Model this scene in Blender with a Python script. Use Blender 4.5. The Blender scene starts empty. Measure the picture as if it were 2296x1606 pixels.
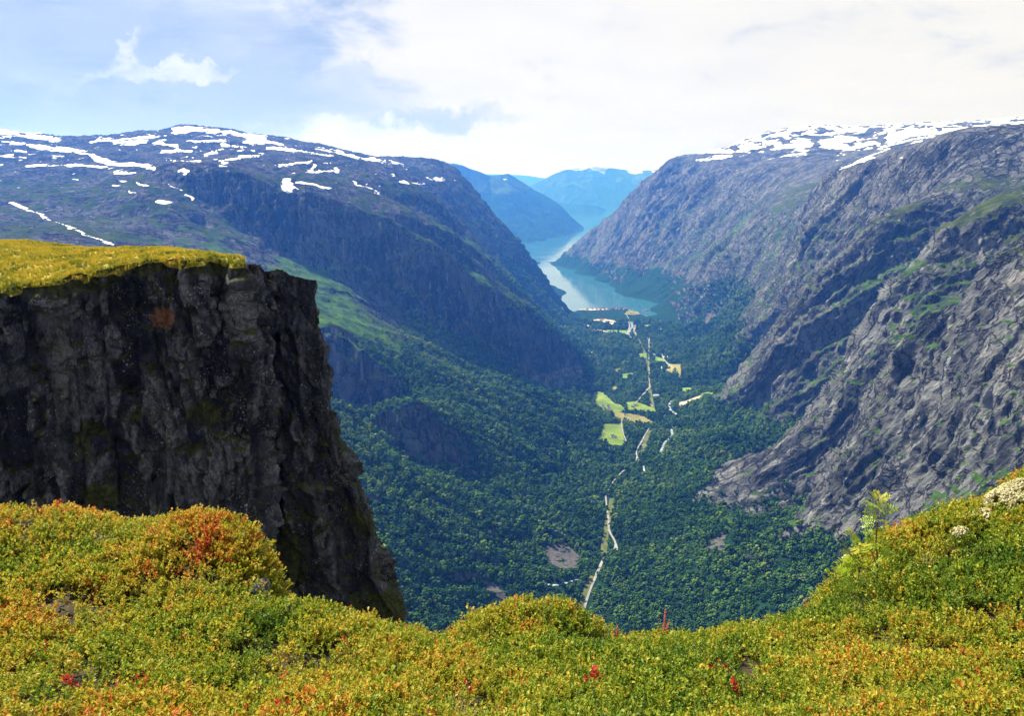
import bpy, math, random
import numpy as np
from mathutils import Vector, Matrix

R = math.radians
rng = np.random.default_rng(7)
random.seed(7)
SC = bpy.context.scene
COL = SC.collection

# ------------------------------------------------------------------ camera
# Camera stands on the plateau at the origin; the fjord lies 1000 m below.
W_D, H_D, F_D = 2296.0, 1606.0, 1837.0          # working picture size and focal length (pixels)
PITCH = math.atan(403.0 / F_D)                  # horizon sits above the middle: camera looks down
SP, CP = math.sin(PITCH), math.cos(PITCH)
cam_d = bpy.data.cameras.new('camera')
cam = bpy.data.objects.new('camera', cam_d)
COL.objects.link(cam)
cam.rotation_euler = (math.pi / 2 - PITCH, 0, 0)
cam_d.sensor_width = 36.0
cam_d.lens = 36.0 * F_D / W_D
cam_d.clip_start = 0.1
cam_d.clip_end = 120000.0
SC.camera = cam

# ------------------------------------------------------------------ light
SUN_AZ, SUN_EL = R(-52), R(51)                  # azimuth from the view direction (left), elevation
sun_dir = Vector((math.sin(SUN_AZ) * math.cos(SUN_EL), math.cos(SUN_AZ) * math.cos(SUN_EL), math.sin(SUN_EL)))
sl = bpy.data.lights.new('sun', 'SUN')
sl.energy = 5.0
sl.angle = R(0.55)
sl.color = (1.0, 0.965, 0.91)
so = bpy.data.objects.new('sun', sl)
COL.objects.link(so)
so.rotation_euler = (-sun_dir).to_track_quat('-Z', 'Y').to_euler()

SC.view_settings.view_transform = 'Standard'
SC.view_settings.look = 'None'
SC.view_settings.exposure = 1.2
SC.view_settings.gamma = 1.0
SC.view_settings.use_curve_mapping = False
cy = SC.cycles
cy.max_bounces = 5
cy.diffuse_bounces = 2
cy.glossy_bounces = 2
cy.transmission_bounces = 3
cy.transparent_max_bounces = 8
cy.volume_bounces = 0
cy.use_denoising = True
try:
    cy.denoiser = 'OPENIMAGEDENOISE'
    cy.denoising_input_passes = 'RGB_ALBEDO_NORMAL'
    cy.denoising_prefilter = 'ACCURATE'
except Exception:
    pass
cy.sample_clamp_indirect = 4.0


class NT:
    """small helper round a node tree"""
    def __init__(self, tree):
        self.t = tree
        self.n = tree.nodes
        self.l = tree.links

    def node(self, typ, **kw):
        nd = self.n.new(typ)
        for k, v in kw.items():
            setattr(nd, k, v)
        return nd

    def link(self, a, b):
        self.l.new(a, b)

    def val(self, sock, v):
        if hasattr(v, 'is_linked') or isinstance(v, bpy.types.NodeSocket):
            self.l.new(v, sock)
        else:
            sock.default_value = v

    def math(self, op, a, b=0.0, c=None, clamp=False):
        nd = self.node('ShaderNodeMath', operation=op, use_clamp=clamp)
        self.val(nd.inputs[0], a)
        self.val(nd.inputs[1], b)
        if c is not None:
            self.val(nd.inputs[2], c)
        return nd.outputs[0]

    def vmath(self, op, a, b=None):
        nd = self.node('ShaderNodeVectorMath', operation=op)
        self.val(nd.inputs[0], a)
        if b is not None:
            self.val(nd.inputs[1], b)
        return nd.outputs[1] if op in ('LENGTH', 'DOT_PRODUCT', 'DISTANCE') else nd.outputs[0]

    def mix(self, f, a, b):
        nd = self.node('ShaderNodeMix', data_type='RGBA')
        self.val(nd.inputs[0], f)
        for i, v in ((6, a), (7, b)):
            if isinstance(v, tuple):
                v = v if len(v) == 4 else (*v, 1.0)
            self.val(nd.inputs[i], v)
        return nd.outputs[2]

    def ramp(self, f, lo, hi, a=0.0, b=1.0):
        nd = self.node('ShaderNodeMapRange', interpolation_type='SMOOTHSTEP')
        self.val(nd.inputs[0], f)
        nd.inputs[1].default_value = lo
        nd.inputs[2].default_value = hi
        nd.inputs[3].default_value = a
        nd.inputs[4].default_value = b
        return nd.outputs[0]

    def noise(self, vec, scale, detail=4.0, rough=0.55, dist=0.0, color=False):
        nd = self.node('ShaderNodeTexNoise')
        if vec is not None:
            self.val(nd.inputs['Vector'], vec)
        nd.inputs['Scale'].default_value = scale
        nd.inputs['Detail'].default_value = detail
        nd.inputs['Roughness'].default_value = rough
        nd.inputs['Distortion'].default_value = dist
        return nd.outputs[1 if color else 0]

    def scaled(self, vec, sx, sy, sz):
        return self.vmath('MULTIPLY', vec, (sx, sy, sz))

    def attr(self, name, typ='GEOMETRY'):
        nd = self.node('ShaderNodeAttribute', attribute_name=name, attribute_type=typ)
        return nd


# ------------------------------------------------------------------ sky
wd = bpy.data.worlds.new('World')
SC.world = wd
wd.use_nodes = True
wt = NT(wd.node_tree)
wt.n.clear()
sky = wt.node('ShaderNodeTexSky', sky_type='NISHITA')
sky.sun_disc = False
sky.sun_elevation = SUN_EL
sky.sun_rotation = SUN_AZ
sky.altitude = 1000
sky.air_density = 1.0
sky.dust_density = 1.0
sky.ozone_density = 1.0
geo = wt.node('ShaderNodeTexCoord')
dirv = geo.outputs['Generated']


def world_dir(u, v):
    dx, dv = (u - W_D / 2) / F_D, (H_D / 2 - v) / F_D
    d = Vector((dx, CP + dv * SP, dv * CP - SP))
    return d.normalized()


sep = wt.node('ShaderNodeSeparateXYZ')
wt.link(dirv, sep.inputs[0])
dz = wt.math('MAXIMUM', sep.outputs[2], 0.0)
den = wt.math('ADD', dz, 0.10)
px = wt.math('DIVIDE', sep.outputs[0], den)
py = wt.math('DIVIDE', sep.outputs[1], den)
comb = wt.node('ShaderNodeCombineXYZ')
wt.link(px, comb.inputs[0])
wt.link(py, comb.inputs[1])
plane = comb.outputs[0]                                        # flat cloud deck seen in perspective
n_big = wt.noise(plane, 0.42, 3, 0.5, 0.2)
n_mid = wt.noise(wt.scaled(plane, 0.8, 1.0, 1.0), 1.7, 9, 0.58, 0.4)
n_dir = wt.noise(wt.scaled(dirv, 1.0, 1.0, 2.6), 6.5, 9, 0.60, 0.3)
# cover is thin in the quarter left of the view, closed elsewhere
gap = wd.node_tree.nodes.new('ShaderNodeVectorMath')
gap.operation = 'DOT_PRODUCT'
wt.link(dirv, gap.inputs[0])
gap.inputs[1].default_value = Vector((-0.60, 0.79, 0.13)).normalized()
gapv = wt.ramp(gap.outputs[1], 0.84, 0.985)
# the deck breaks up overhead, where the sun comes through
open_up = wt.math('MULTIPLY', wt.ramp(sep.outputs[2], 0.30, 0.62), -0.34)
bias = wt.math('ADD', wt.math('MULTIPLY', gapv, -0.46), open_up)
cov = wt.math('ADD', wt.math('ADD', wt.math('MULTIPLY', n_big, 0.35), wt.math('MULTIPLY', n_dir, 0.9)), bias)
cover = wt.ramp(cov, 0.30, 0.56)
shade = wt.ramp(wt.math('ADD', wt.math('MULTIPLY', n_mid, 0.6), wt.math('MULTIPLY', n_dir, 0.4)), 0.36, 0.62)
cloud_col = wt.mix(shade, (0.84, 0.82, 0.775), (0.895, 0.87, 0.80))
greycl = wt.mix(wt.ramp(wt.math('ADD', wt.math('MULTIPLY', n_dir, .6), wt.math('MULTIPLY', n_big, .4)), 0.34, 0.62), (0.35, 0.44, 0.60), (0.66, 0.71, 0.79))
# the lone bright cumulus in the gap
def blob(u, v, su, sv, rot):
    d0 = world_dir(u, v)
    right = Vector((d0.y, -d0.x, 0)).normalized()
    up = right.cross(d0)
    c, s = math.cos(rot), math.sin(rot)
    a1 = (right * c + up * s) / su
    a2 = (up * c - right * s) / sv
    warp = wt.vmath('MULTIPLY', wt.vmath('SUBTRACT', wt.noise(dirv, 14, 8, 0.62, color=True), (0.5, 0.5, 0.5)), (0.12, 0.12, 0.12))
    rel = wt.vmath('ADD', wt.vmath('SUBTRACT', dirv, tuple(d0)), warp)
    x = wt.vmath('DOT_PRODUCT', rel, tuple(a1))
    y = wt.vmath('DOT_PRODUCT', rel, tuple(a2))
    r2 = wt.math('ADD', wt.math('MULTIPLY', x, x), wt.math('MULTIPLY', y, y))
    return wt.math('MULTIPLY', wt.ramp(r2, 1.5, 0.1), wt.ramp(n_dir, 0.28, 0.58))
b1 = blob(345, 152, 0.066, 0.011, 0.10)
b2 = blob(262, 128, 0.030, 0.008, 0.65)
b3 = blob(800, 292, 0.075, 0.018, 0.0)
lone = wt.math('MAXIMUM', wt.math('MAXIMUM', b1, b2), b3)
skycol = wt.vmath('MULTIPLY', sky.outputs[0], (0.10, 0.10, 0.10))
bluegap = wt.mix(wt.ramp(sep.outputs[2], 0.25, 0.55, 0.90, 0.25), skycol, greycl)
c1 = wt.mix(cover, bluegap, cloud_col)
dk = wt.math('MAXIMUM', blob(600, 185, 0.19, 0.030, -0.10), wt.math('MAXIMUM', blob(930, 262, 0.12, 0.016, 0.06), wt.math('MAXIMUM', blob(420, 250, 0.22, 0.03, 0.05), blob(150, 90, 0.16, 0.035, 0.15))))
c1 = wt.mix(wt.math('MULTIPLY', dk, 0.80), c1, (0.47, 0.56, 0.71))
c2 = wt.mix(wt.math('MULTIPLY', lone, 0.72), c1, (0.95, 0.95, 0.95))
below = wt.ramp(sep.outputs[2], -0.02, -0.10)
c3 = wt.mix(below, c2, (0.10, 0.13, 0.16))
bg = wt.node('ShaderNodeBackground')
wt.link(c3, bg.inputs[0])
bg.inputs[1].default_value = 0.475
wo = wt.node('ShaderNodeOutputWorld')
wt.link(bg.outputs[0], wo.inputs[0])

# ------------------------------------------------------------------ noise in numpy
_perm = np.random.default_rng(11).permutation(256).astype(np.int32)
_perm = np.concatenate([_perm, _perm, _perm])
_g = np.random.default_rng(5).normal(size=(256, 3)).astype(np.float32)
_g /= np.linalg.norm(_g, axis=1, keepdims=True)
_GX, _GY, _GZ = _g[:, 0].copy(), _g[:, 1].copy(), _g[:, 2].copy()


def perlin(x, y, z):
    x = np.asarray(x, np.float32); y = np.asarray(y, np.float32); z = np.asarray(z, np.float32)
    x, y, z = np.broadcast_arrays(x, y, z)
    xf = np.floor(x); yf = np.floor(y); zf = np.floor(z)
    X = xf.astype(np.int32) & 255; Y = yf.astype(np.int32) & 255; Z = zf.astype(np.int32) & 255
    x = x - xf; y = y - yf; z = z - zf
    u = x * x * x * (x * (x * 6 - 15) + 10)
    v = y * y * y * (y * (y * 6 - 15) + 10)
    w = z * z * z * (z * (z * 6 - 15) + 10)
    a0 = _perm[X] ; a1 = _perm[X + 1]
    b = {}
    for i, a in ((0, a0), (1, a1)):
        for j in (0, 1):
            q = _perm[a + Y + j]
            for k in (0, 1):
                h = _perm[q + Z + k]
                b[i, j, k] = _GX[h] * (x - i) + _GY[h] * (y - j) + _GZ[h] * (z - k)
    r0 = b[0, 0, 0] + u * (b[1, 0, 0] - b[0, 0, 0])
    r1 = b[0, 1, 0] + u * (b[1, 1, 0] - b[0, 1, 0])
    r2 = b[0, 0, 1] + u * (b[1, 0, 1] - b[0, 0, 1])
    r3 = b[0, 1, 1] + u * (b[1, 1, 1] - b[0, 1, 1])
    s0 = r0 + v * (r1 - r0)
    s1 = r2 + v * (r3 - r2)
    return (s0 + w * (s1 - s0)) * 1.6


def fbm(x, y, z, octv=4, gain=0.5, lac=2.03):
    a, s, t = 1.0, 0.0, 0.0
    for o in range(octv):
        s = s + a * perlin(x + 17.3 * o, y + 5.1 * o, z + 9.7 * o)
        t += a
        a *= gain
        x, y, z = x * lac, y * lac, z * lac
    return s / t


def ridged(x, y, z, octv=4, gain=0.55, lac=2.07):
    a, s, t = 1.0, 0.0, 0.0
    for o in range(octv):
        n = 1.0 - np.abs(perlin(x + 13.3 * o, y + 7.1 * o, z + 3.7 * o))
        s = s + a * n * n
        t += a
        a *= gain
        x, y, z = x * lac, y * lac, z * lac
    return s / t


def sstep(a, b, x):
    t = np.clip((x - a) / (b - a), 0, 1)
    return t * t * (3 - 2 * t)


# picture <-> place
def unproj(u, v, y):
    dx, dv = (u - W_D / 2) / F_D, (H_D / 2 - v) / F_D
    k = y / (CP + dv * SP)
    return np.array((dx * k, y, (dv * CP - SP) * k))


def tan_v(v):
    dv = (H_D / 2 - v) / F_D
    return (dv * CP - SP) / (CP + dv * SP)


def project(x, y, z):
    zc = y * CP - z * SP
    return W_D / 2 + F_D * x / zc, H_D / 2 - F_D * (y * SP + z * CP) / zc


# ------------------------------------------------------------------ mesh helpers
def link(o, parent=None):
    COL.objects.link(o)
    if parent is not None:
        o.parent = parent
    return o


def mesh_np(name, verts, quads, smooth=True):
    """mesh from numpy arrays; quads (n,4) or tris (n,3)"""
    me = bpy.data.meshes.new(name)
    verts = np.asarray(verts, np.float32)
    quads = np.asarray(quads, np.int32)
    k = quads.shape[1]
    me.vertices.add(len(verts))
    me.vertices.foreach_set('co', verts.ravel())
    me.loops.add(quads.size)
    me.loops.foreach_set('vertex_index', quads.ravel())
    me.polygons.add(len(quads))
    me.polygons.foreach_set('loop_start', np.arange(0, quads.size, k, dtype=np.int32))
    me.update(calc_edges=True)
    if smooth:
        me.polygons.foreach_set('use_smooth', np.ones(len(quads), bool))
    return me


def obj(name, me, mat=None, parent=None):
    o = bpy.data.objects.new(name, me)
    if mat is not None:
        me.materials.append(mat)
    return link(o, parent)


def tag(o, label=None, cat=None, group=None, kind=None):
    if label: o['label'] = label
    if cat: o['category'] = cat
    if group: o['group'] = group
    if kind: o['kind'] = kind
    return o


def empty(name, loc):
    o = bpy.data.objects.new(name, None)
    o.location = loc
    o.empty_display_size = 0.1
    return link(o)


def fattr(me, name, arr):
    a = me.attributes.new(name, 'FLOAT', 'POINT')
    a.data.foreach_set('value', np.asarray(arr, np.float32).ravel())


def grid_quads(nr, nc):
    i = np.arange(nr * nc, dtype=np.int32).reshape(nr, nc)
    return np.stack([i[:-1, :-1], i[:-1, 1:], i[1:, 1:], i[1:, :-1]], -1).reshape(-1, 4)


def grid_normals(P):
    du = np.gradient(P, axis=1)
    dv = np.gradient(P, axis=0)
    n = np.cross(du, dv)
    n /= np.linalg.norm(n, axis=2, keepdims=True) + 1e-9
    n[n[..., 2] < 0] *= -1
    return n


def material(name):
    m = bpy.data.materials.new(name)
    m.use_nodes = True
    t = NT(m.node_tree)
    t.n.clear()
    out = t.node('ShaderNodeOutputMaterial')
    b = t.node('ShaderNodeBsdfPrincipled')
    t.link(b.outputs[0], out.inputs[0])
    b.inputs['Roughness'].default_value = 0.85
    b.inputs['Specular IOR Level'].default_value = 0.2
    return m, t, b, out
# ------------------------------------------------------------------ the valley: height field through surveyed lines
SEA = -1000.0


def zfloor(y):
    t = np.maximum(0.0, (6400.0 - y) / 5000.0)
    return -996.0 + 160.0 * t ** 1.15


def floor_pt(u, v, dz=0.0):
    y = 3000.0
    tv = tan_v(v)
    for _ in range(60):
        y = 0.5 * y + 0.5 * (zfloor(y) + dz) / tv
    return unproj(u, v, y)


def sea_pt(u, v, z=SEA):
    return unproj(u, v, z / tan_v(v))


XL_Y, XL_X = (1000, 1450, 1700, 2100, 2690, 3300, 3850, 4650), (30, 72, 132, 236, 330, 385, 412, 420)
XR_Y, XR_X = (1000, 1450, 2100, 2480, 3080, 3650, 4500, 5600), (140, 215, 390, 480, 690, 820, 930, 1055)


def slope_pt(u, v, k, side):
    """point of a valley side that rises at gradient k from the edge of the floor"""
    y = np.linspace(850, 6000, 3000)
    t = tan_v(v)
    dv = (H_D / 2 - v) / F_D
    x = (u - W_D / 2) / F_D * y / (CP + dv * SP)
    e = np.interp(y, XL_Y, XL_X) - x if side < 0 else x - np.interp(y, XR_Y, XR_X)
    lat = np.maximum(e, 0)
    h = zfloor(y) + k * (lat - 0.35 * np.maximum(lat - 700, 0)) - t * y
    i = int(np.argmax(h > 0))
    return unproj(u, v, y[i])


CT = []                                                     # control points (x, y, z)


def line(pts, step=45.0, dv=0.0, dy=0.0):
    """picture line with distances, resampled densely"""
    out = []
    for a, b in zip(pts[:-1], pts[1:]):
        n = max(1, int(math.hypot(b[0] - a[0], b[1] - a[1]) / step))
        for i in range(n):
            t = i / n
            out.append((a[0] + t * (b[0] - a[0]), a[1] + t * (b[1] - a[1]), math.exp(math.log(a[2]) * (1 - t) + math.log(b[2]) * t)))
    out.append(pts[-1])
    P = [unproj(u, v + dv, y + dy) for u, v, y in out]
    CT.extend(P)
    return np.array(P)


def pts(*ps):
    for p in ps:
        CT.append(unproj(*p))


def wpts(*ps):
    for p in ps:
        CT.append(np.array(p, float))


# valley floor
for u, v in ((1290, 1600), (1295, 1480), (1310, 1385), (1340, 1250), (1365, 1150), (1385, 1050), (1420, 950), (1440, 870), (1445, 800), (1420, 750), (1390, 705)):
    CT.append(floor_pt(u, v))
for u, v in ((1215, 1400), (1268, 1290), (1322, 1150), (1350, 1000), (1352, 900), (1340, 830), (1315, 770)):
    CT.append(floor_pt(u, v, 45 if v > 950 else 16))
for u, v in ((1425, 1400), (1470, 1150), (1490, 1040), (1550, 930), (1560, 850), (1520, 780), (1490, 725)):
    CT.append(floor_pt(u, v, 45 if v > 950 else 16))
for v, ul, ur in ((697, 1285, 1480), (705, 1290, 1485), (714, 1295, 1480), (726, 1302, 1480), (742, 1310, 1480), (760, 1318, 1490), (785, 1330, 1500)):
    for t_ in (0.0, 0.33, 0.66, 1.0):
        CT.append(floor_pt(ul + (ur - ul) * t_, v, 3))
for u, v in ((1525, 728), (1510, 706), (1500, 694), (1540, 750)):
    CT.append(floor_pt(u, v, 25))
# fjord shores and bed
for u, v in ((1285, 693), (1340, 691), (1400, 690), (1460, 692)):
    CT.append(sea_pt(u, v, -999))
for u, v in ((1300, 672), (1380, 675), (1440, 683)):
    CT.append(sea_pt(u, v, -1035))
for u, v in ((1480, 681), (1440, 672), (1400, 663), (1374, 655), (1385, 645), (1370, 636), (1345, 621), (1300, 607), (1262, 600), (1239, 592)):
    CT.append(sea_pt(u, v, -1000))
for u, v in ((1290, 640), (1250, 612), (1330, 650), (1215, 590), (1205, 570)):
    CT.append(sea_pt(u, v, -1070))
wpts((330, 11500, -1080), (900, 12500, -1080), (-300, 12500, -1080), (1800, 12500, -900))
# left shore behind the nose
wpts((395, 7000, -995), (350, 7900, -1000), (300, 9000, -1000), (150, 10500, -1000),
     (100, 7000, -800), (50, 8000, -760), (0, 9200, -800), (-600, 7300, -250), (-700, 8500, -250), (-900, 10000, -300), (-1500, 11500, -500), (-900, 12300, -950))
CT.append(sea_pt(1262, 651, -992)); CT.append(sea_pt(1255, 648, -980))
for u, v in ((1410, 668), (1440, 674), (1470, 682)):
    p = sea_pt(u, v - 4); p[2] += 22; CT.append(p)

# --- left mountain
SKL = [(-420, 330, 5400), (-200, 300, 5500), (0, 289, 5600), (60, 300, 5600), (150, 310, 5600), (260, 313, 5650), (330, 303, 5700), (380, 288, 5750),
      (440, 278, 5750), (490, 284, 5700), (560, 297, 5700), (640, 309, 5650), (720, 326, 5600), (800, 346, 5650), (870, 357, 5750), (985, 361, 6100)]
line(SKL, 60)
for u, v, y in SKL[::2]:
    p = unproj(u, v, y); wpts((p[0] * 1.12, p[1] + 900, p[2] - 130), (p[0] * 1.3, p[1] + 2500, p[2] - 250))
nose = line([(985, 361, 6250), (1012, 375, 6240), (1040, 393, 6220), (1062, 425, 6200), (1085, 465, 6180), (1115, 495, 6140), (1160, 535, 6080),
             (1200, 590, 6000), (1235, 640, 5920), (1265, 680, 5850), (1287, 716, 5780)], 25)
for p in nose[::2]:
    wpts((p[0] - 60, p[1] + 420, max(p[2] - 330, -1060)))
# first wall: rim and foot
W1 = [(344, 381, 3225), (364, 370, 3205), (464, 381, 3116), (536, 393, 3072), (591, 407, 3032), (629, 425, 3014), (650, 440, 3006), (722, 451, 3023), (789, 478, 3055), (873, 507, 3082), (929, 547, 3102), (982, 573, 3145), (1017, 598, 3196), (1045, 623, 3244), (1098, 654, 3355), (1151, 686, 3503), (1186, 701, 3595), (1224, 738, 3666), (1253, 763, 3719), (1302, 802, 3803), (1337, 837, 3860)]
line(W1, 22)
F1 = [(344, 388, 3150), (395, 420, 3100), (447, 451, 3050), (509, 482, 3020), (557, 510, 2980), (602, 548, 2950), (653, 568, 2930), (705, 589, 2940), (789, 622, 2980), (852, 664, 3000), (936, 703, 3030), (993, 733, 3080), (1063, 755, 3200), (1115, 788, 3320), (1168, 822, 3480), (1230, 845, 3620), (1300, 856, 3740)]
line(F1, 26)
line([(u, v + 26, y - 110) for u, v, y in F1[:-2]], 30)
line([(u, v + 52, y - 240) for u, v, y in F1[:-3]], 40)
line([(u, v - 9, y + 110) for u, v, y in W1[3:-4]], 30)
line([(u, v - 18, y + 230) for u, v, y in W1[3:-6]], 40)
# upper terraces and bands
line([(817, 403, 3950), (873, 420, 4000), (943, 438, 4100), (993, 462, 4250), (1021, 486, 4350)], 30)
line([(830, 425, 3880), (880, 455, 3900), (957, 488, 4000), (1014, 512, 4200)], 30)
W3 = [(860, 466, 3300), (915, 488, 3370), (970, 505, 3480), (1028, 524, 3650), (1063, 560, 3850), (1130, 619, 4050), (1196, 693, 4250), (1235, 735, 4350)]
line(W3, 25)
line([(u, v + 34, y - 45) for u, v, y in W3[1:]], 25)
pts((450, 350, 3700), (600, 360, 3850), (520, 330, 4500), (700, 402, 3350), (800, 442, 3250), (760, 375, 4200), (900, 385, 4700), (640, 340, 4700), (300, 350, 4200),
    (1100, 560, 5300), (1150, 625, 5350), (1200, 690, 5300), (1000, 432, 5300), (1050, 485, 5400), (1240, 735, 5250), (1260, 765, 4800), (960, 400, 5300))
# near left slopes
pts((-500, 560, 1900), (-500, 450, 3000), (-500, 380, 3900), (-250, 545, 1900), (0, 545, 1900), (300, 562, 2100), (500, 592, 2350), (600, 612, 2520), (0, 450, 3000), (150, 470, 2950), (300, 490, 2850), (-250, 450, 3000),
    (0, 385, 3800), (0, 330, 4700), (150, 345, 4400), (200, 405, 3600), (330, 425, 3200), (450, 522, 2900), (560, 560, 3000), (-250, 380, 3900), (660, 640, 2700))
for u, v, k in ((1150, 860, .6), (1150, 1000, .6), (1000, 1000, .6), (1100, 1150, .6), (950, 1150, .6), (1050, 1300, .6), (1000, 850, .6), (900, 760, .6), (850, 900, .6), (760, 905, .6), (850, 1200, .6), (900, 1050, .6),
                (940, 1400, .55), (720, 690, .6), (800, 775, .6), (660, 640, .6), (1260, 900, .55), (1220, 1050, .5), (1160, 1250, .5), (1270, 1000, .5), (1080, 920, .6), (700, 1000, .55), (600, 800, .5), (800, 1400, .5), (1180, 1120, .55), (1290, 880, .55), (1060, 1400, .5)):
    CT.append(slope_pt(u, v, k, -1))
pts((500, 1000, 1100), (300, 700, 1400), (0, 700, 1300), (-400, 700, 1300))
# two rock steps in the left slope
for rimp, footp in (([(715, 742), (750, 758), (790, 775), (820, 803), (850, 832), (900, 885)], [(722, 850), (755, 878), (790, 905), (850, 915), (895, 905)]),
                    ([(840, 930), (880, 920), (920, 912), (960, 958), (1000, 985), (1045, 1012)], [(850, 965), (890, 995), (930, 1022), (965, 1045), (1000, 1062), (1060, 1072)])):
    yr = [slope_pt(u, 0.5 * (v + 0) + 0.5 * v, .6, -1)[1] for u, v in rimp]
    y0_ = float(np.mean(yr))
    line([(u, v, y0_ + 12) for u, v in rimp], 18)
    line([(u, v, y0_ - 18) for u, v in footp], 18)

# --- right wall: crests of its buttresses
C2 = [(2600, 440, 1530), (2430, 470, 1540), (2296, 508, 1550), (2236, 603, 1560), (2174, 657, 1570), (2092, 694, 1590), (2051, 731, 1600), (2030, 767, 1605), (1981, 845, 1620), (1900, 1000, 1635), (1830, 1085, 1640), (1720, 1192, 1645)]
C1 = [(2650, 395, 2100), (2500, 408, 2120), (2296, 425, 2130), (2236, 437, 2130), (2174, 468, 2120), (2133, 496, 2110), (2067, 583, 2080), (1993, 628, 2060), (1965, 677, 2040), (1957, 739, 2020), (1928, 800, 2000), (1903, 845, 1990), (1870, 890, 1980), (1830, 962, 1950), (1780, 1040, 1920), (1700, 1112, 1900)]
C3 = [(2250, 405, 2830), (2150, 430, 2830), (2051, 457, 2830), (1993, 474, 2830), (1907, 550, 2820), (1838, 611, 2810), (1764, 698, 2790), (1743, 751, 2780), (1714, 809, 2770), (1698, 846, 2760), (1690, 932, 2750)]
C4 = [(2040, 385, 3500), (1961, 406, 3600), (1928, 427, 3650), (1805, 505, 3800), (1770, 570, 3900), (1723, 636, 4020), (1660, 710, 4150), (1616, 752, 4300)]
C5 = [(1900, 405, 5200), (1846, 420, 5200), (1801, 451, 5250), (1706, 513, 5400), (1640, 545, 5600), (1591, 566, 5800), (1517, 650, 6300), (1490, 678, 6600)]


def resamp(c, n):
    P = np.array([unproj(*p) for p in c])
    s = np.concatenate([[0], np.cumsum(np.linalg.norm(np.diff(P, axis=0), axis=1))])
    q = np.linspace(0, s[-1], n)
    return np.stack([np.interp(q, s, P[:, k]) for k in range(3)], 1)


crests = [C2, C1, C3, C4, C5]
for c in crests:
    line(c, 32)
for a, b, dep in ((C2, C1, 190), (C1, C3, 380), (C3, C4, 360), (C4, C5, 320)):
    A, B = resamp(a, 16), resamp(b, 16)
    for i in range(16):
        for t in (0.35, 0.62):
            m = A[i] * (1 - t) + B[i] * t
            if a is not C2 and i < (2 if a is C1 else 4):
                continue
            m[2] -= dep * math.sin(math.pi * min(1, (i + (1.5 if a in (C2, C1) else -2.0)) / (16 if a in (C2, C1) else 12.5))) ** 0.5 + (35 if i > 12 else 0)
            CT.append(m)
for p in resamp(C1, 16)[:8]:
    wpts((p[0] + 60, p[1] + 260, p[2] - 190))
for p in resamp(C2, 16)[:7]:
    wpts((p[0] + 60, p[1] + 190, p[2] - 120))
# near face under the first crest
pts((2296, 700, 1330), (2200, 800, 1350), (2100, 950, 1360), (2000, 1100, 1400), (1900, 1200, 1480), (2500, 650, 1300), (2700, 800, 1100), (2450, 1000, 1080),
    (2296, 860, 1240), (2200, 1000, 1250), (2296, 1075, 1100), (2200, 1105, 1140), (2100, 1150, 1190), (1950, 1300, 1260), (1850, 1350, 1320), (2000, 1230, 1280), (1830, 1260, 1440), (2100, 1400, 1000), (2400, 1300, 900))
for u, v, k in ((1750, 1300, .55), (1600, 1250, .5), (1620, 1060, .55), (1700, 1420, .5), (1640, 960, .5), (1620, 870, .5), (1580, 790, .45), (1540, 735, .45), (1580, 1150, .5), (1680, 1010, .55), (1650, 1150, .55), (1660, 1250, .55), (1560, 1350, .5)):
    CT.append(slope_pt(u, v, k, 1))
# dark upper rim and the face under it
RIM = line([(1846, 392, 4250), (1880, 384, 4050), (1950, 355, 3750), (2010, 335, 3450), (2060, 325, 3300), (2130, 312, 3130), (2200, 308, 3060), (2296, 298, 3000), (2500, 285, 2900), (2750, 285, 2800)], 40)
for p in RIM:
    wpts((p[0] + 160, p[1] + 520, p[2] - 45))
pts((2296, 350, 2920), (2150, 365, 3000), (2050, 378, 3180), (2500, 340, 2830), (2750, 340, 2700))
# snow dome and the far nose
DOME = line([(1513, 356, 8200), (1600, 340, 8500), (1650, 321, 8700), (1700, 302, 8900), (1760, 290, 9100), (1830, 285, 9200), (1950, 291, 9100), (2050, 284, 9000), (2150, 277, 9000), (2296, 270, 9000), (2700, 260, 9000)], 50)
for p in DOME:
    wpts((p[0] * 1.1, p[1] + 1500, p[2] - 200))
FN = line([(1513, 356, 8200), (1489, 369, 8300), (1435, 410, 8700), (1378, 472, 9100), (1353, 490, 9300), (1300, 532, 9600), (1260, 572, 9800), (1243, 588, 9900)], 25)
for p in FN:
    wpts((p[0] + 200, p[1] + 800, max(p[2] - 350, -1080)))
pts((1700, 355, 7700), (1800, 362, 7000), (1900, 338, 7300), (2000, 322, 7000), (2100, 305, 6500), (2250, 292, 6000), (1560, 385, 7600), (1680, 388, 7000), (1790, 390, 6300),
    (1600, 470, 7000), (1700, 470, 6300), (1600, 545, 6700), (1500, 560, 7350), (1430, 520, 7950), (1400, 600, 7650), (1450, 430, 8200), (1470, 640, 7000), (1520, 470, 7700), (1330, 570, 9300), (1380, 540, 8600), (1420, 640, 7350),
    (2500, 270, 7000), (2700, 275, 5500))

CT = np.array(CT, float)
# merge control points that sit on each other
keep, seen = [], set()
for i, p in enumerate(CT):
    k = (round(p[0] / 12), round(p[1] / 12))
    if k not in seen:
        seen.add(k); keep.append(i)
CT = CT[keep]


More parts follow.
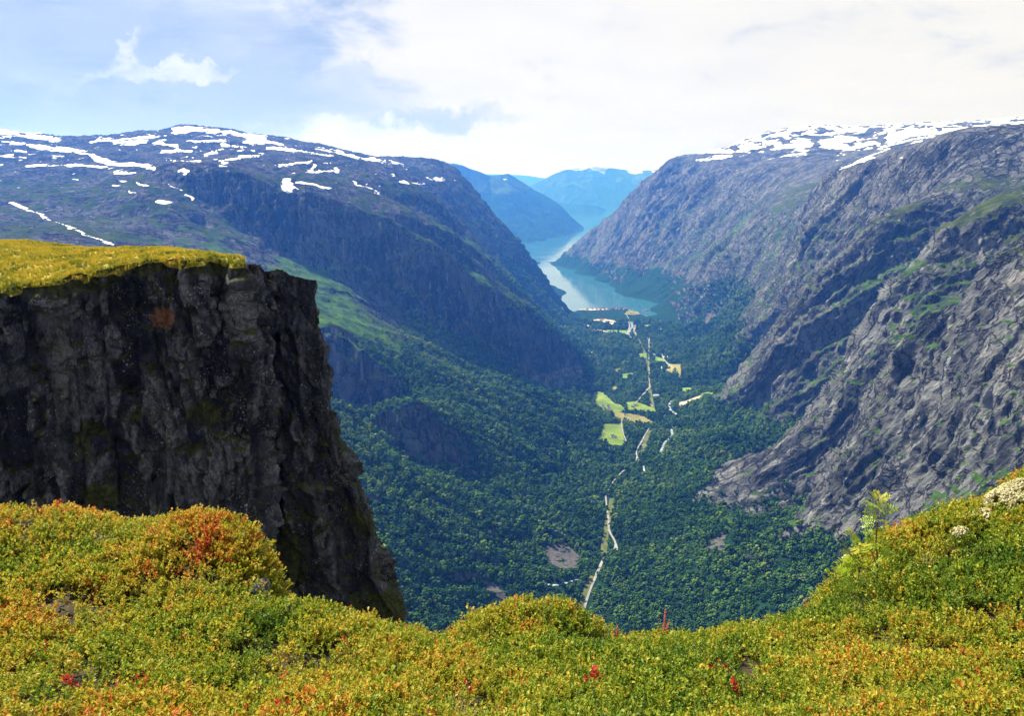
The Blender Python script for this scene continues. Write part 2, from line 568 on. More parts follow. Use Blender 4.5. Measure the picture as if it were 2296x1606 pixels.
class RBF:
    def __init__(self, P, smooth=6.0, scale=1000.0):
        self.c = P[:, :2] / scale
        self.s = scale
        n = len(P)
        d = np.linalg.norm(self.c[:, None] - self.c[None], axis=2)
        A = np.zeros((n + 3, n + 3))
        A[:n, :n] = d - np.eye(n) * (smooth / scale)
        A[:n, n] = A[n, :n] = 1
        A[:n, n + 1:] = self.c
        A[n + 1:, :n] = self.c.T
        self.w = np.linalg.solve(A, np.concatenate([P[:, 2], np.zeros(3)]))

    def __call__(self, x, y):
        x = np.asarray(x, float) / self.s; y = np.asarray(y, float) / self.s
        sh = x.shape
        x = x.ravel().astype(np.float32); y = y.ravel().astype(np.float32)
        out = np.empty(len(x))
        w = self.w.astype(np.float32)
        c = self.c.astype(np.float32)
        n = len(c)
        for i in range(0, len(x), 20000):
            dx = x[i:i + 20000, None] - c[None, :, 0]
            dy = y[i:i + 20000, None] - c[None, :, 1]
            dx *= dx; dy *= dy; dx += dy
            np.sqrt(dx, out=dx)
            out[i:i + 20000] = dx @ w[:n] + w[n] + w[n + 1] * x[i:i + 20000] + w[n + 2] * y[i:i + 20000]
        return out.reshape(sh)


rbf = RBF(CT)
Y0, Y1 = 950.0, 12500.0
NA, NB = 340, 760
ta = np.linspace(-0.80, 0.80, NA)                            # x / y of each column
yb = np.exp(np.linspace(math.log(Y0), math.log(Y1), NB))
ZB = rbf(ta[None, :] * yb[:, None], np.broadcast_to(yb[:, None], (NB, NA)))


def zbase(x, y):
    """bilinear look-up in the fan-shaped table"""
    a = np.clip((np.asarray(x) / y + 0.80) / 1.60 * (NA - 1), 0, NA - 1.001)
    b = np.clip((np.log(y) - math.log(Y0)) / (math.log(Y1) - math.log(Y0)) * (NB - 1), 0, NB - 1.001)
    i = b.astype(int); j = a.astype(int)
    fi = b - i; fj = a - j
    return (ZB[i, j] * (1 - fi) * (1 - fj) + ZB[i + 1, j] * fi * (1 - fj) + ZB[i, j + 1] * (1 - fi) * fj + ZB[i + 1, j + 1] * fi * fj)


# rows packed where the surface is steep or faces the plateau, spread on hidden ground
NC, NR = 920, 700
tc = np.linspace(-0.79, 0.79, NC)
jj = (tc + 0.80) / 1.60 * (NA - 1)
j0 = np.minimum(jj.astype(int), NA - 2)
fj = jj - j0
ZF = ZB[:, j0] * (1 - fj) + ZB[:, j0 + 1] * fj              # NB x NC
tv = ZF / yb[:, None]
dvis = np.maximum(np.diff(tv, axis=0), 0) * F_D
dzz = np.abs(np.diff(ZF, axis=0)) / yb[:-1, None] * F_D
wgt = dvis + 0.30 * dzz + 0.5
k2 = np.hanning(23)[1:-1]; k2 /= k2.sum()
wgt = 0.5 * wgt + 0.5 * np.apply_along_axis(lambda a: np.convolve(np.pad(a, 10, mode='edge'), k2, 'valid'), 0, wgt)
k = np.ones(41) / 41
wgt = np.apply_along_axis(lambda a: np.convolve(np.pad(a, 20, mode='edge'), k, 'valid'), 1, wgt)
cum = np.concatenate([np.zeros((1, NC)), np.cumsum(wgt, axis=0)], 0)
YR = np.empty((NR, NC))
for c in range(NC):
    YR[:, c] = np.interp(np.linspace(0, cum[-1, c], NR), cum[:, c], yb)
XR = YR * tc[None, :]
ZR = zbase(XR, YR)
P0 = np.stack([XR, YR, ZR], -1)


def smooth_normals(P):
    n = grid_normals(P)
    for _ in range(2):
        n = n + np.roll(n, 1, 0) + np.roll(n, -1, 0) + np.roll(n, 1, 1) + np.roll(n, -1, 1)
        n /= np.linalg.norm(n, axis=2, keepdims=True)
    return n


N0 = smooth_normals(P0)
axis_x = np.interp(YR, (1000, 1500, 3000, 4500, 6400, 9000, 13000), (110, 145, 400, 640, 800, 420, 300))
right = sstep(-60, 160, XR - axis_x)
steep = sstep(0.80, 0.56, N0[..., 2]) * (1 - right) + right * sstep(0.86, 0.60, N0[..., 2])
X, Y, Z = XR.astype(np.float32), YR.astype(np.float32), ZR.astype(np.float32)
floor_m = sstep(90, 25, np.abs(ZR - zfloor(YR))) * sstep(700, 450, np.abs(XR - axis_x)) * (YR < 7000)

# warped coordinates so that nothing runs dead straight
wx = fbm(X / 420, Y / 420, Z / 420, 3) * 90
wy = fbm(X / 420 + 31, Y / 420, Z / 420, 3) * 90
ribs = ridged((X + wx) / 900, (Y + wy + 0.18 * Z) / 210, Z / 1000, 3) - 0.62
ribs2 = ridged((X + wx) / 330 + 7, (Y + wy + 0.15 * Z) / 74, Z / 420, 3) - 0.62
flut = ridged((X + wx * .5) / 120, (Y + wy * .5) / 120, Z / 620, 3) - 0.62
flut2 = ridged((X + wx * .3) / 42 + 3, (Y + wy * .3) / 42, Z / 200, 3) - 0.62
fine = fbm(X / 22, Y / 22, Z / 34, 3)
hill = fbm(X / 340, Y / 340, Z / 340, 5)
farf = np.clip(YR / 3500, 0.6, 2.2)
disp = steep * (right * (ribs * 60 + ribs2 * 30) + (1 - right) * (flut * 36 + ribs2 * 10) + flut2 * 22 * farf ** .5 + fine * 9 * farf)
moor = (1 - right) * sstep(-420, -250, ZR) * (1 - steep)
disp += moor * ((ridged((X + wx) / 260, (Y + wy) / 420, Z / 200, 4) - 0.6) * 16 + (ridged(X / 60, Y / 90, Z / 50, 3) - 0.6) * 7) * np.clip(farf, .8, 1.6)
ledge = fbm(X / 500 + 5, Y / 500, Z / 48, 3)
disp += steep * ledge * 13
disp += (1 - steep) * (1 - 0.85 * floor_m) * (hill * 20 * farf + fine * 2.5 * farf + fbm(X / 70, Y / 70, Z / 70, 3) * 5 * farf)
rills = ridged((X + wx) / 620 + 3, (Y - 0.55 * X + wy) / 150, Z / 900, 3) - 0.62
disp += (1 - right) * (1 - floor_m) * rills * 34 * sstep(4600, 3600, YR) * sstep(-150, -350, ZR) * (1 - 0.6 * steep)
crag = (1 - right) * (ridged((X + wx * .2) / 27 + 11, (Y + wy * .2) / 27, Z / 95, 3) - 0.62) + right * (ridged((X + wx * .3) / 85 + 11, (Y + wy * .3) / 24, Z / 90, 4, 0.62) - 0.60)
apron = right * sstep(1300, 1500, YR) * sstep(2450, 2150, YR) * sstep(-480, -560, ZR) * sstep(-800, -740, ZR)
disp += apron * (1 - steep) * ((ridged((X + wx) / 330, (Y + wy) / 60, Z / 420, 3) - 0.62) * 30)
disp += np.maximum(0.15 + 0.85 * steep, 0.7 * apron) * crag * 17 * farf * (1 - floor_m)
disp *= sstep(Y0, Y0 + 200, YR)
sea_guard = sstep(SEA - 20, SEA + 60, ZR)
disp *= 0.25 + 0.75 * sea_guard
PT = P0 + N0 * disp[..., None]
NT_ = grid_normals(PT)
UV_U, UV_V = project(PT[..., 0], PT[..., 1], PT[..., 2])


def ray_hit(u, v):
    """where the line of sight through a picture point meets the valley surface (first hit)"""
    y = np.exp(np.linspace(math.log(Y0 + 10), math.log(Y1 - 50), 4000))
    dx, dv = (u - W_D / 2) / F_D, (H_D / 2 - v) / F_D
    kk = y / (CP + dv * SP)
    x, z = dx * kk, (dv * CP - SP) * kk
    h = ztop(x, y) - z
    i = int(np.argmax(h > 0))
    return np.array((x[i], y[i], z[i]))


# surface height after displacement, looked up through the mesh columns
def ztop(x, y):
    x = np.asarray(x, float); y = np.asarray(y, float)
    c = np.clip((x / y + 0.79) / 1.58 * (NC - 1), 0, NC - 1.001)
    c0 = c.astype(int); f = c - c0
    res = np.zeros(np.broadcast(x, y).shape)
    flat = res.ravel(); cc = np.broadcast_to(c0, res.shape).ravel(); ff = np.broadcast_to(f, res.shape).ravel(); yy = np.broadcast_to(y, res.shape).ravel()
    for col in np.unique(cc):
        m = cc == col
        a = np.interp(yy[m], PT[:, col, 1], PT[:, col, 2])
        b = np.interp(yy[m], PT[:, col + 1, 1], PT[:, col + 1, 2])
        flat[m] = a * (1 - ff[m]) + b * ff[m]
    return flat.reshape(res.shape)


# ---- what covers the ground
nz = NT_[..., 2]
xp, yp, zp = (PT[..., i].astype(np.float32) for i in range(3))
n1 = fbm(xp / 260, yp / 260, zp / 260, 4)
n2 = fbm(xp / 60, yp / 60, zp / 60, 4)
n3 = fbm(xp / 900 + 9, yp / 900, zp / 900, 3)
tl_r = np.interp(YR, (1000, 1400, 1650, 2000, 3000, 4000, 5000, 6500, 9000), (-560, -640, -765, -770, -785, -700, -640, -760, -850)) + 70 * n1 - 90 * ribs * steep
treeline = -470 + 130 * n3 + 90 * n1 - 40 * right
forest = sstep(30, -60, zp - treeline + 60 * n2) * sstep(0.46, 0.60, nz + 0.14 * n2)
# the macro slope decides too: no wood on the walls
forest *= sstep(0.44, 0.56, N0[..., 2] + 0.10 * n1)
forest_r = sstep(25, -35, zp - tl_r + 45 * n2) * sstep(0.26, 0.44, nz + 0.16 * n2)
forest = forest * (1 - right) + forest_r * right
veg = sstep(0.55, 0.80, nz + 0.18 * n1 + 0.16 * n2) * (0.55 + 0.45 * sstep(-0.25, 0.15, n1 + 0.5 * n2))
veg *= 1 - 0.55 * sstep(-60, 90, zp + 70 * n3) - 0.35 * right * sstep(-350, -100, zp)
veg *= 1 - (1 - right) * sstep(-330, -200, zp) * 0.95 * sstep(0.22, -0.12, n2 + 0.6 * n1)
veg *= 1 - right * 0.9 * sstep(1300, 1500, YR) * sstep(2450, 2150, YR) * sstep(-520, -600, zp) * sstep(0.30, -0.15, n2 + 0.4 * n1 - 0.1)
veg = np.maximum(veg, 0.25 * sstep(-0.1, 0.3, n1) * sstep(0.45, 0.7, nz))


def capsules(field, segs, mask):
    q = (xp[mask] / 150, yp[mask] / 150, zp[mask] / 60)
    uu = UV_U[mask] + 22 * fbm(*q, 5, 0.6)
    vv = UV_V[mask] + 10 * fbm(q[0] + 40, q[1], q[2], 5, 0.6)
    f = field[mask]
    wn = 0.60 + 1.0 * fbm(q[0] * .6 + 9, q[1] * .6, q[2], 3)
    wn = np.clip(wn, 0.25, 2)
    for seg in segs:
        w = seg[0]
        for a, b in zip(seg[1:-1], seg[2:]):
            ax, ay = a; bx, by = b
            dx_, dy_ = bx - ax, by - ay
            t = np.clip(((uu - ax) * dx_ + (vv - ay) * dy_) / (dx_ * dx_ + dy_ * dy_ + 1e-6), 0, 1)
            d = np.hypot((uu - ax - t * dx_) * 0.55, vv - ay - t * dy_)
            f = np.maximum(f, 1.5 - d / (w * wn))
    field[mask] = f


snow_segs = [
    (7, (65, 326), (148, 335), (193, 341), (220, 357), (248, 366), (330, 369), (338, 377)),
    (4, (62, 374), (138, 369), (220, 374), (241, 375)), (6, (-60, 290), (0, 297), (83, 307), (127, 312)), (3, (206, 318), (268, 312), (344, 308)),
    (5, (258, 321), (327, 318)), (9, (395, 292), (481, 292)), (6, (481, 294), (591, 308)), (5, (361, 319), (395, 327)), (4, (364, 339), (433, 337)),
    (3, (461, 348), (495, 337)), (4, (498, 362), (545, 353), (591, 347)), (4, (545, 319), (590, 322)), (4, (430, 318), (500, 315)), (3, (370, 360), (450, 361)),
    (5, (350, 450), (374, 453)), (4, (305, 412), (338, 419)), (3.5, (248, 414), (262, 416)), (4.5, (291, 428), (304, 433)), (3, (155, 399), (178, 401)), (3, (258, 388), (300, 386)),
    (2.6, (24, 455), (76, 477), (131, 500), (193, 527), (248, 549)), (9, (640, 405), (648, 428)), (3.2, (660, 410), (690, 414), (736, 424)), (2.2, (370, 408), (402, 428)), (2.5, (418, 436), (432, 446)),
    (6, (976, 401), (992, 401)), (3, (905, 406), (950, 414)), (2.6, (793, 408), (820, 418), (852, 433)), (2.6, (712, 332), (800, 352), (901, 367)), (3, (600, 330), (680, 340), (740, 352)),
    (3, (690, 384), (740, 384)), (3, (620, 372), (690, 362)), (5, (695, 380), (705, 372)), (4, (752, 385), (757, 375)), (3, (880, 393), (900, 396)),
    (2.4, (2015, 356), (2055, 349)), (3, (1560, 360), (1640, 352)), (3, (1890, 378), (1960, 352)), (4, (1905, 370), (1990, 335)), (2.5, (0, 350), (60, 352)), (3, (30, 340), (60, 344)),
    (3, (5, 318), (60, 322)), (3, (500, 325), (545, 330)),
]
snow = np.full(zp.shape, -1.0)
up_mask = (UV_V < 565) & (zp > -420)
ns = fbm(xp / 210, yp / 260, zp / 90, 5, 0.6)
n_s2 = fbm(xp / 90, yp / 90, zp / 60, 3)
cov_l = (1 - right) * (0.32 * sstep(60, 330, zp) - 0.30)
cov_r = right * (0.62 * sstep(110, 300, zp + 90 * n1) * sstep(5000, 6000, YR) - 0.35)
cov_n = np.where(UV_U > 1100, cov_r, cov_l)
snow = np.maximum(snow, 0.5 + (cov_n - 0.22 + 1.15 * ns) * 1.3)
snow[((YR < 5200) & (UV_U > 1100)) | (zp < -20)] = -1
capsules(snow, snow_segs, up_mask)
spots = (1 - right) * sstep(-40, 60, zp) * (fbm(xp / 75 + 4, yp / 105, zp / 40, 4, 0.6) - 0.33) * 4.0
snow = np.maximum(snow, np.where((UV_U < 1060) & (spots > 0), 0.45 + spots, -1))
snow = snow + 0.55 * n_s2 * (snow > 0)
snow *= sstep(0.45, 0.62, N0[..., 2])

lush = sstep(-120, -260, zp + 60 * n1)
FIELDS = {}                                                  # filled below, used to clear the wood
# ------------------------------------------------------------------ materials of the land
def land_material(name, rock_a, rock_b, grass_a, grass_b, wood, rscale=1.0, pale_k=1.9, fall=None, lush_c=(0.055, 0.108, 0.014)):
    m, t, b, out = material(name)
    tc_ = t.node('ShaderNodeTexCoord').outputs['Object']
    veg_ = t.attr('veg').outputs['Fac']
    for_ = t.attr('forest').outputs['Fac']
    sno_ = t.attr('snow').outputs['Fac']
    nb = t.noise(t.scaled(tc_, 1, 1, 0.55), 0.006 * rscale, 6, 0.62)
    if fall is None:
        sv = t.scaled(tc_, 1, 1, 0.16)
    else:                                                     # streaks that run down the fall line of a leaning wall
        fx_, fz_ = fall
        cb_ = t.node('ShaderNodeCombineXYZ')
        t.link(t.math('MULTIPLY', t.vmath('DOT_PRODUCT', tc_, (fx_, 0.0, fz_)), 0.13), cb_.inputs[0])
        t.link(t.vmath('DOT_PRODUCT', tc_, (0.0, 1.0, 0.12)), cb_.inputs[1])
        t.link(t.vmath('DOT_PRODUCT', tc_, (fz_, 0.0, -fx_)), cb_.inputs[2])
        sv = cb_.outputs[0]
    streak = t.noise(sv, 0.035 * rscale, 5, 0.65, 0.3)
    grain = t.noise(tc_, 0.12 * rscale, 4, 0.7)
    rk = t.mix(t.ramp(t.math('ADD', t.math('MULTIPLY', nb, 0.5), t.math('MULTIPLY', streak, 0.5)), 0.40, 0.60), rock_a, rock_b)
    rk = t.mix(t.ramp(grain, 0.30, 0.42, 0.55, 0.0), rk, tuple(c * 0.45 for c in rock_a))
    rk = t.mix(t.ramp(t.noise(t.scaled(tc_, 1, 1, 0.10), 0.012 * rscale, 4, 0.6), 0.60, 0.72, 0.0, 0.55), rk, (rock_b[0] * 2.0, rock_b[1] * 1.8, rock_b[2] * 1.65))
    vo = t.node('ShaderNodeTexVoronoi', feature='DISTANCE_TO_EDGE')
    t.link(t.vmath('ADD', t.scaled(tc_, 1, 1, 0.30), t.vmath('MULTIPLY', t.noise(tc_, 0.02 * rscale, 4, 0.6, color=True), (60 / rscale, 60 / rscale, 60 / rscale))), vo.inputs['Vector'])
    vo.inputs['Scale'].default_value = 0.028 * rscale
    crack = t.ramp(vo.outputs['Distance'], 0.0, 0.10, 1.0, 0.0)
    rk = t.mix(t.math('MULTIPLY', crack, 0.75), rk, tuple(c * 0.35 for c in rock_a))
    pale = t.ramp(t.noise(sv, 0.05 * rscale, 5, 0.7), 0.55, 0.66, 0.0, 0.75)
    rk = t.mix(pale, rk, tuple(min(1, c * pale_k) for c in rock_b))
    gr = t.mix(t.ramp(t.noise(tc_, 0.02 * rscale, 5, 0.65), 0.35, 0.65), grass_a, grass_b)
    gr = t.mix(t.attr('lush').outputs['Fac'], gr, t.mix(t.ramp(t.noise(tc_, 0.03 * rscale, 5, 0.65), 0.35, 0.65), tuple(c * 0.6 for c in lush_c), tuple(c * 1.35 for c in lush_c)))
    vegf = t.ramp(t.math('ADD', veg_, t.math('MULTIPLY', t.math('SUBTRACT', t.noise(tc_, 0.055 * rscale, 5, 0.7), 0.5), 1.1)), 0.36, 0.62)
    col = t.mix(vegf, rk, gr)
    wd_ = t.mix(t.ramp(t.noise(tc_, 0.05 * rscale, 4, 0.7), 0.35, 0.65), wood, tuple(c * 1.7 for c in wood))
    forf = t.ramp(t.math('ADD', for_, t.math('MULTIPLY', t.math('SUBTRACT', grain, 0.5), 0.5)), 0.35, 0.6)
    col = t.mix(forf, col, wd_)
    snof = t.ramp(t.math('ADD', sno_, t.math('MULTIPLY', t.math('SUBTRACT', t.noise(tc_, 0.03 * rscale, 5, 0.65), 0.5), 0.8)), 0.47, 0.64)
    col = t.mix(snof, col, (0.86, 0.88, 0.90))
    t.link(col, b.inputs['Base Color'])
    b.inputs['Roughness'].default_value = 1.0
    b.inputs['Specular IOR Level'].default_value = 0.0
    bump = t.node('ShaderNodeBump')
    bump.inputs['Strength'].default_value = 1.0
    bump.inputs['Distance'].default_value = 1.0
    hh = t.math('ADD', t.math('MULTIPLY', streak, 14.0 / rscale), t.math('MULTIPLY', grain, 5.0 / rscale))
    hh = t.math('SUBTRACT', hh, t.math('MULTIPLY', t.math('MULTIPLY', crack, t.math('SUBTRACT', 1.0, t.math('MAXIMUM', vegf, forf))), 4.0 / rscale))
    hh = t.math('MULTIPLY', hh, t.math('SUBTRACT', 1.0, t.math('MULTIPLY', snof, 0.9)))
    t.link(hh, bump.inputs['Height'])
    t.link(bump.outputs[0], b.inputs['Normal'])
    return m


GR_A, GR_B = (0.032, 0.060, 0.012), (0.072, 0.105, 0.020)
WOOD = (0.010, 0.028, 0.010)
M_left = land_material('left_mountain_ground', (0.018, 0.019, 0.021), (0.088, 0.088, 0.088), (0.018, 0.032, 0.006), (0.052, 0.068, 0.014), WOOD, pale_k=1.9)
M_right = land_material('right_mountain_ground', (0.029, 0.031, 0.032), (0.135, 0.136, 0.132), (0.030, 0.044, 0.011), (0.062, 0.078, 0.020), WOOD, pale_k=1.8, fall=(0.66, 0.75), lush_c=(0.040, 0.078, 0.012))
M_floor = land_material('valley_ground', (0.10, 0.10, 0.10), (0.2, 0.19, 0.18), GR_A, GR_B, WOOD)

# ------------------------------------------------------------------ land objects
quads = grid_quads(NR, NC)
PTf = PT.reshape(-1, 3)
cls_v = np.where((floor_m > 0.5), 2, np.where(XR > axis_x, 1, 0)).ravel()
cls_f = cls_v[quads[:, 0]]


def sub_mesh(name, fm, mat):
    q = quads[fm]
    ids = np.unique(q)
    rm = np.zeros(len(PTf), np.int32); rm[ids] = np.arange(len(ids))
    me = mesh_np(name, PTf[ids], rm[q])
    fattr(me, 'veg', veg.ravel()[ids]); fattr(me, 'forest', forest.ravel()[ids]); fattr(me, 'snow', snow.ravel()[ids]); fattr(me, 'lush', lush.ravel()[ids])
    return tag(obj(name, me, mat), kind='structure')


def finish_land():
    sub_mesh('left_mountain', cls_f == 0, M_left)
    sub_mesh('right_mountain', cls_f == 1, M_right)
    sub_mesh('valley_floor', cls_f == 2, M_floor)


# ------------------------------------------------------------------ far mountains
def far_range(name, skyl, shore, y_sky, y_back, nu, nv, amp, mat, zsnow=1e9, seed=0.0, wood_to=-250):
    us = np.linspace(skyl[0][0], skyl[-1][0], nu)
    vs = np.interp(us, [p[0] for p in skyl], [p[1] for p in skyl])
    ys = np.interp(us, [p[0] for p in skyl], [p[2] for p in skyl]) if len(skyl[0]) > 2 else np.full(nu, y_sky)
    vb = np.interp(us, [p[0] for p in shore], [p[1] for p in shore])
    T = np.array([unproj(u, v, y) for u, v, y in zip(us, vs, ys)])
    B = np.array([sea_pt(u, v, SEA - 8) for u, v in zip(us, vb)])
    rows = []
    for t in np.linspace(0, 1, nv):
        h = t * t * 0.35 + t * 0.65
        p = B * (1 - t) + T * t
        p[:, 2] = B[:, 2] * (1 - h) + T[:, 2] * h
        rows.append(p)
    for t in np.linspace(0, 1, 10)[1:]:
        p = T.copy(); p[:, 1] += t * y_back; p[:, 0] *= 1 + t * 0.08
        p[:, 2] = T[:, 2] + (SEA - 20 - T[:, 2]) * t ** 1.5
        rows.append(p)
    P = np.array(rows)
    N = smooth_normals(P)
    x, y, z = (P[..., i].astype(np.float32) for i in range(3))
    d = (ridged(x / 900 + seed, y / 900, z / 2500, 5) - 0.62) * amp + fbm(x / 250 + seed, y / 250, z / 250, 4) * amp * 0.35
    prof = np.ones(len(rows)); prof[0] = 0; prof[1] = 0.3; prof[2] = 0.6
    tt = np.concatenate([np.linspace(0, 1, nv), np.full(9, 1.0)])
    d *= (prof * (1 - 0.72 * sstep(0.7, 1.0, tt)))[:, None]
    P = P + N * d[..., None]
    N2 = grid_normals(P)
    me = mesh_np(name, P.reshape(-1, 3), grid_quads(P.shape[0], P.shape[1]))
    z = P[..., 2].astype(np.float32)
    nn = fbm(x / 700 + seed, y / 700, z / 300, 5)
    fattr(me, 'veg', sstep(0.5, 0.8, N2[..., 2] + 0.3 * nn))
    fattr(me, 'forest', sstep(80, -80, z - wood_to + 200 * nn) * sstep(0.5, 0.7, N2[..., 2] + .2 * nn))
    fattr(me, 'snow', 0.5 + (z - zsnow) / 260 + 2.6 * nn - 0.45)
    return tag(obj(name, me, mat), kind='structure')


M_far = land_material('far_mountain_ground', (0.035, 0.036, 0.040), (0.075, 0.076, 0.082), GR_A, GR_B, WOOD, rscale=0.35)
far_range('blue_mountain', [(880, 370, 14500), (960, 359, 14500), (985, 360, 14600), (1012, 364, 14800), (1040, 372, 15000), (1075, 385, 15300), (1100, 393, 15600), (1122, 390, 15800), (1140, 389, 16000),
          (1160, 401, 16200), (1180, 413, 16400), (1200, 426, 16500), (1230, 441, 16700), (1260, 462, 16800), (1285, 490, 16900), (1310, 512, 17000)],
          [(880, 552), (1150, 548), (1180, 545), (1220, 540), (1260, 534), (1290, 523), (1310, 515)], 0, 3500, 260, 130, 150, M_far, zsnow=150, seed=3)
far_range('headland', [(1170, 440, 24800), (1240, 452, 24900), (1275, 457, 25000), (1310, 459, 25200), (1335, 461, 25500), (1350, 466, 25800), (1356, 469, 26000)],
          [(1170, 480), (1270, 482), (1310, 479), (1345, 474), (1356, 471)], 0, 1500, 130, 40, 60, M_far, seed=8, wood_to=200)
far_range('distant_mountain', [(1150, 425, 30000), (1190, 417, 30000), (1230, 396, 30000), (1260, 383, 30000), (1290, 375, 30000), (1330, 373, 30000), (1370, 377, 30500), (1420, 383, 31000), (1460, 382, 31000),
          (1500, 377, 31000), (1600, 372, 31000)], [(1150, 466), (1300, 467), (1600, 467)], 0, 5000, 220, 90, 190, M_far, zsnow=205, seed=12)
far_range('horizon_hills', [(600, 398, 43000), (900, 395, 43000), (1100, 390, 43000), (1180, 393, 43000), (1230, 401, 43000), (1300, 400, 43000), (1700, 396, 43000)],
          [(600, 445), (1700, 445)], 0, 3000, 120, 40, 180, M_far, seed=21)

# ------------------------------------------------------------------ the fjord
mw, tw, bw, ow = material('fjord_water')
bw.inputs['Base Color'].default_value = (0.030, 0.115, 0.155, 1)
bw.inputs['Roughness'].default_value = 0.10
bw.inputs['Specular IOR Level'].default_value = 0.5
bw.inputs['IOR'].default_value = 1.33
wc = tw.node('ShaderNodeTexCoord').outputs['Object']
wb = tw.node('ShaderNodeBump')
wb.inputs['Strength'].default_value = 0.20
wb.inputs['Distance'].default_value = 1.0
tw.link(tw.math('ADD', tw.math('MULTIPLY', tw.noise(wc, 0.012, 5, 0.6), 2.4), tw.math('MULTIPLY', tw.noise(wc, 0.16, 4, 0.6), 0.5)), wb.inputs['Height'])
tw.link(wb.outputs[0], bw.inputs['Normal'])
cat = tw.ramp(tw.noise(tw.scaled(wc, 0.25, 1.0, 1.0), 0.004, 5, 0.6, 0.6), 0.46, 0.62, 0.03, 0.12)
tw.link(cat, bw.inputs['Roughness'])
wv = [(-2500, 5200, 0), (4500, 5200, 0), (30000, 46000, 0), (-30000, 46000, 0)]
fj = obj('fjord', mesh_np('fjord', wv, [(0, 1, 2, 3)]), mw)
fj.location = (0, 0, SEA)
tag(fj, kind='structure')

# ------------------------------------------------------------------ haze: the air of the valley
HAZE_D = 7.8e-5
mh = bpy.data.materials.new('haze_air')
mh.use_nodes = True
th = NT(mh.node_tree)
th.n.clear()
ho = th.node('ShaderNodeOutputMaterial')
pv = th.node('ShaderNodeVolumePrincipled')
pv.inputs['Color'].default_value = (0.06, 0.25, 1.0, 1)
pv.inputs['Absorption Color'].default_value = (1, 1, 1, 1)
pv.inputs['Density'].default_value = HAZE_D
pv.inputs['Anisotropy'].default_value = 0.38
th.link(pv.outputs[0], ho.inputs['Volume'])


def haze_box():
    x0, x1, y0, y1, z0, z1 = -32000, 32000, -600, 48500, -1110, 690
    v = [(x, y, z) for z in (z0, z1) for y in (y0, y1) for x in (x0, x1)]
    q = [(0, 2, 3, 1), (4, 5, 7, 6), (0, 1, 5, 4), (2, 6, 7, 3), (0, 4, 6, 2), (1, 3, 7, 5)]
    tag(obj('haze', mesh_np('haze', v, q, False), mh), kind='stuff', label='thin blue haze filling the whole valley air', cat='haze')
# ------------------------------------------------------------------ instancing helper (geometry nodes)
def proto(name, me, mat):
    o = bpy.data.objects.new(name, me)
    me.materials.append(mat)
    return o                                                  # never linked to the scene: only its mesh is used


def scatter(name, P, rot, scl, idx, protos, extra=None, label=None, cat=None):
    """one object: points + a node group that puts one of the given meshes on each point"""
    me = bpy.data.meshes.new(name)
    P = np.asarray(P, np.float32)
    me.vertices.add(len(P))
    me.vertices.foreach_set('co', P.ravel())
    a = me.attributes.new('rot', 'FLOAT_VECTOR', 'POINT'); a.data.foreach_set('vector', np.asarray(rot, np.float32).ravel())
    a = me.attributes.new('scl', 'FLOAT_VECTOR', 'POINT'); a.data.foreach_set('vector', np.asarray(scl, np.float32).ravel())
    a = me.attributes.new('idx', 'INT', 'POINT'); a.data.foreach_set('value', np.asarray(idx, np.int32).ravel())
    for k_, v_ in (extra or {}).items():
        fattr(me, k_, v_)
    o = obj(name, me)
    g = bpy.data.node_groups.new(name + '_scatter', 'GeometryNodeTree')
    g.interface.new_socket('Geometry', in_out='INPUT', socket_type='NodeSocketGeometry')
    g.interface.new_socket('Geometry', in_out='OUTPUT', socket_type='NodeSocketGeometry')
    t = NT(g)
    gi = t.node('NodeGroupInput'); go = t.node('NodeGroupOutput')

    def named(nm, typ):
        n = t.node('GeometryNodeInputNamedAttribute', data_type=typ)
        n.inputs[0].default_value = nm
        return [s for s in n.outputs if s.enabled and s.name == 'Attribute'][0]
    join = t.node('GeometryNodeGeometryToInstance')
    for pr in reversed(protos):
        oi = t.node('GeometryNodeObjectInfo')
        oi.inputs['Object'].default_value = pr
        oi.inputs['As Instance'].default_value = False
        t.link(oi.outputs['Geometry'], join.inputs[0])
    m2p = t.node('GeometryNodeMeshToPoints')
    t.link(gi.outputs[0], m2p.inputs[0])
    ip = t.node('GeometryNodeInstanceOnPoints')
    t.link(m2p.outputs[0], ip.inputs['Points'])
    t.link(join.outputs[0], ip.inputs['Instance'])
    ip.inputs['Pick Instance'].default_value = True
    t.link(named('idx', 'INT'), ip.inputs['Instance Index'])
    er = t.node('FunctionNodeEulerToRotation')
    t.link(named('rot', 'FLOAT_VECTOR'), er.inputs[0])
    t.link(er.outputs[0], ip.inputs['Rotation'])
    t.link(named('scl', 'FLOAT_VECTOR'), ip.inputs['Scale'])
    t.link(ip.outputs[0], go.inputs[0])
    md = o.modifiers.new('scatter', 'NODES')
    md.node_group = g
    tag(o, label, cat, None, 'stuff')
    return o


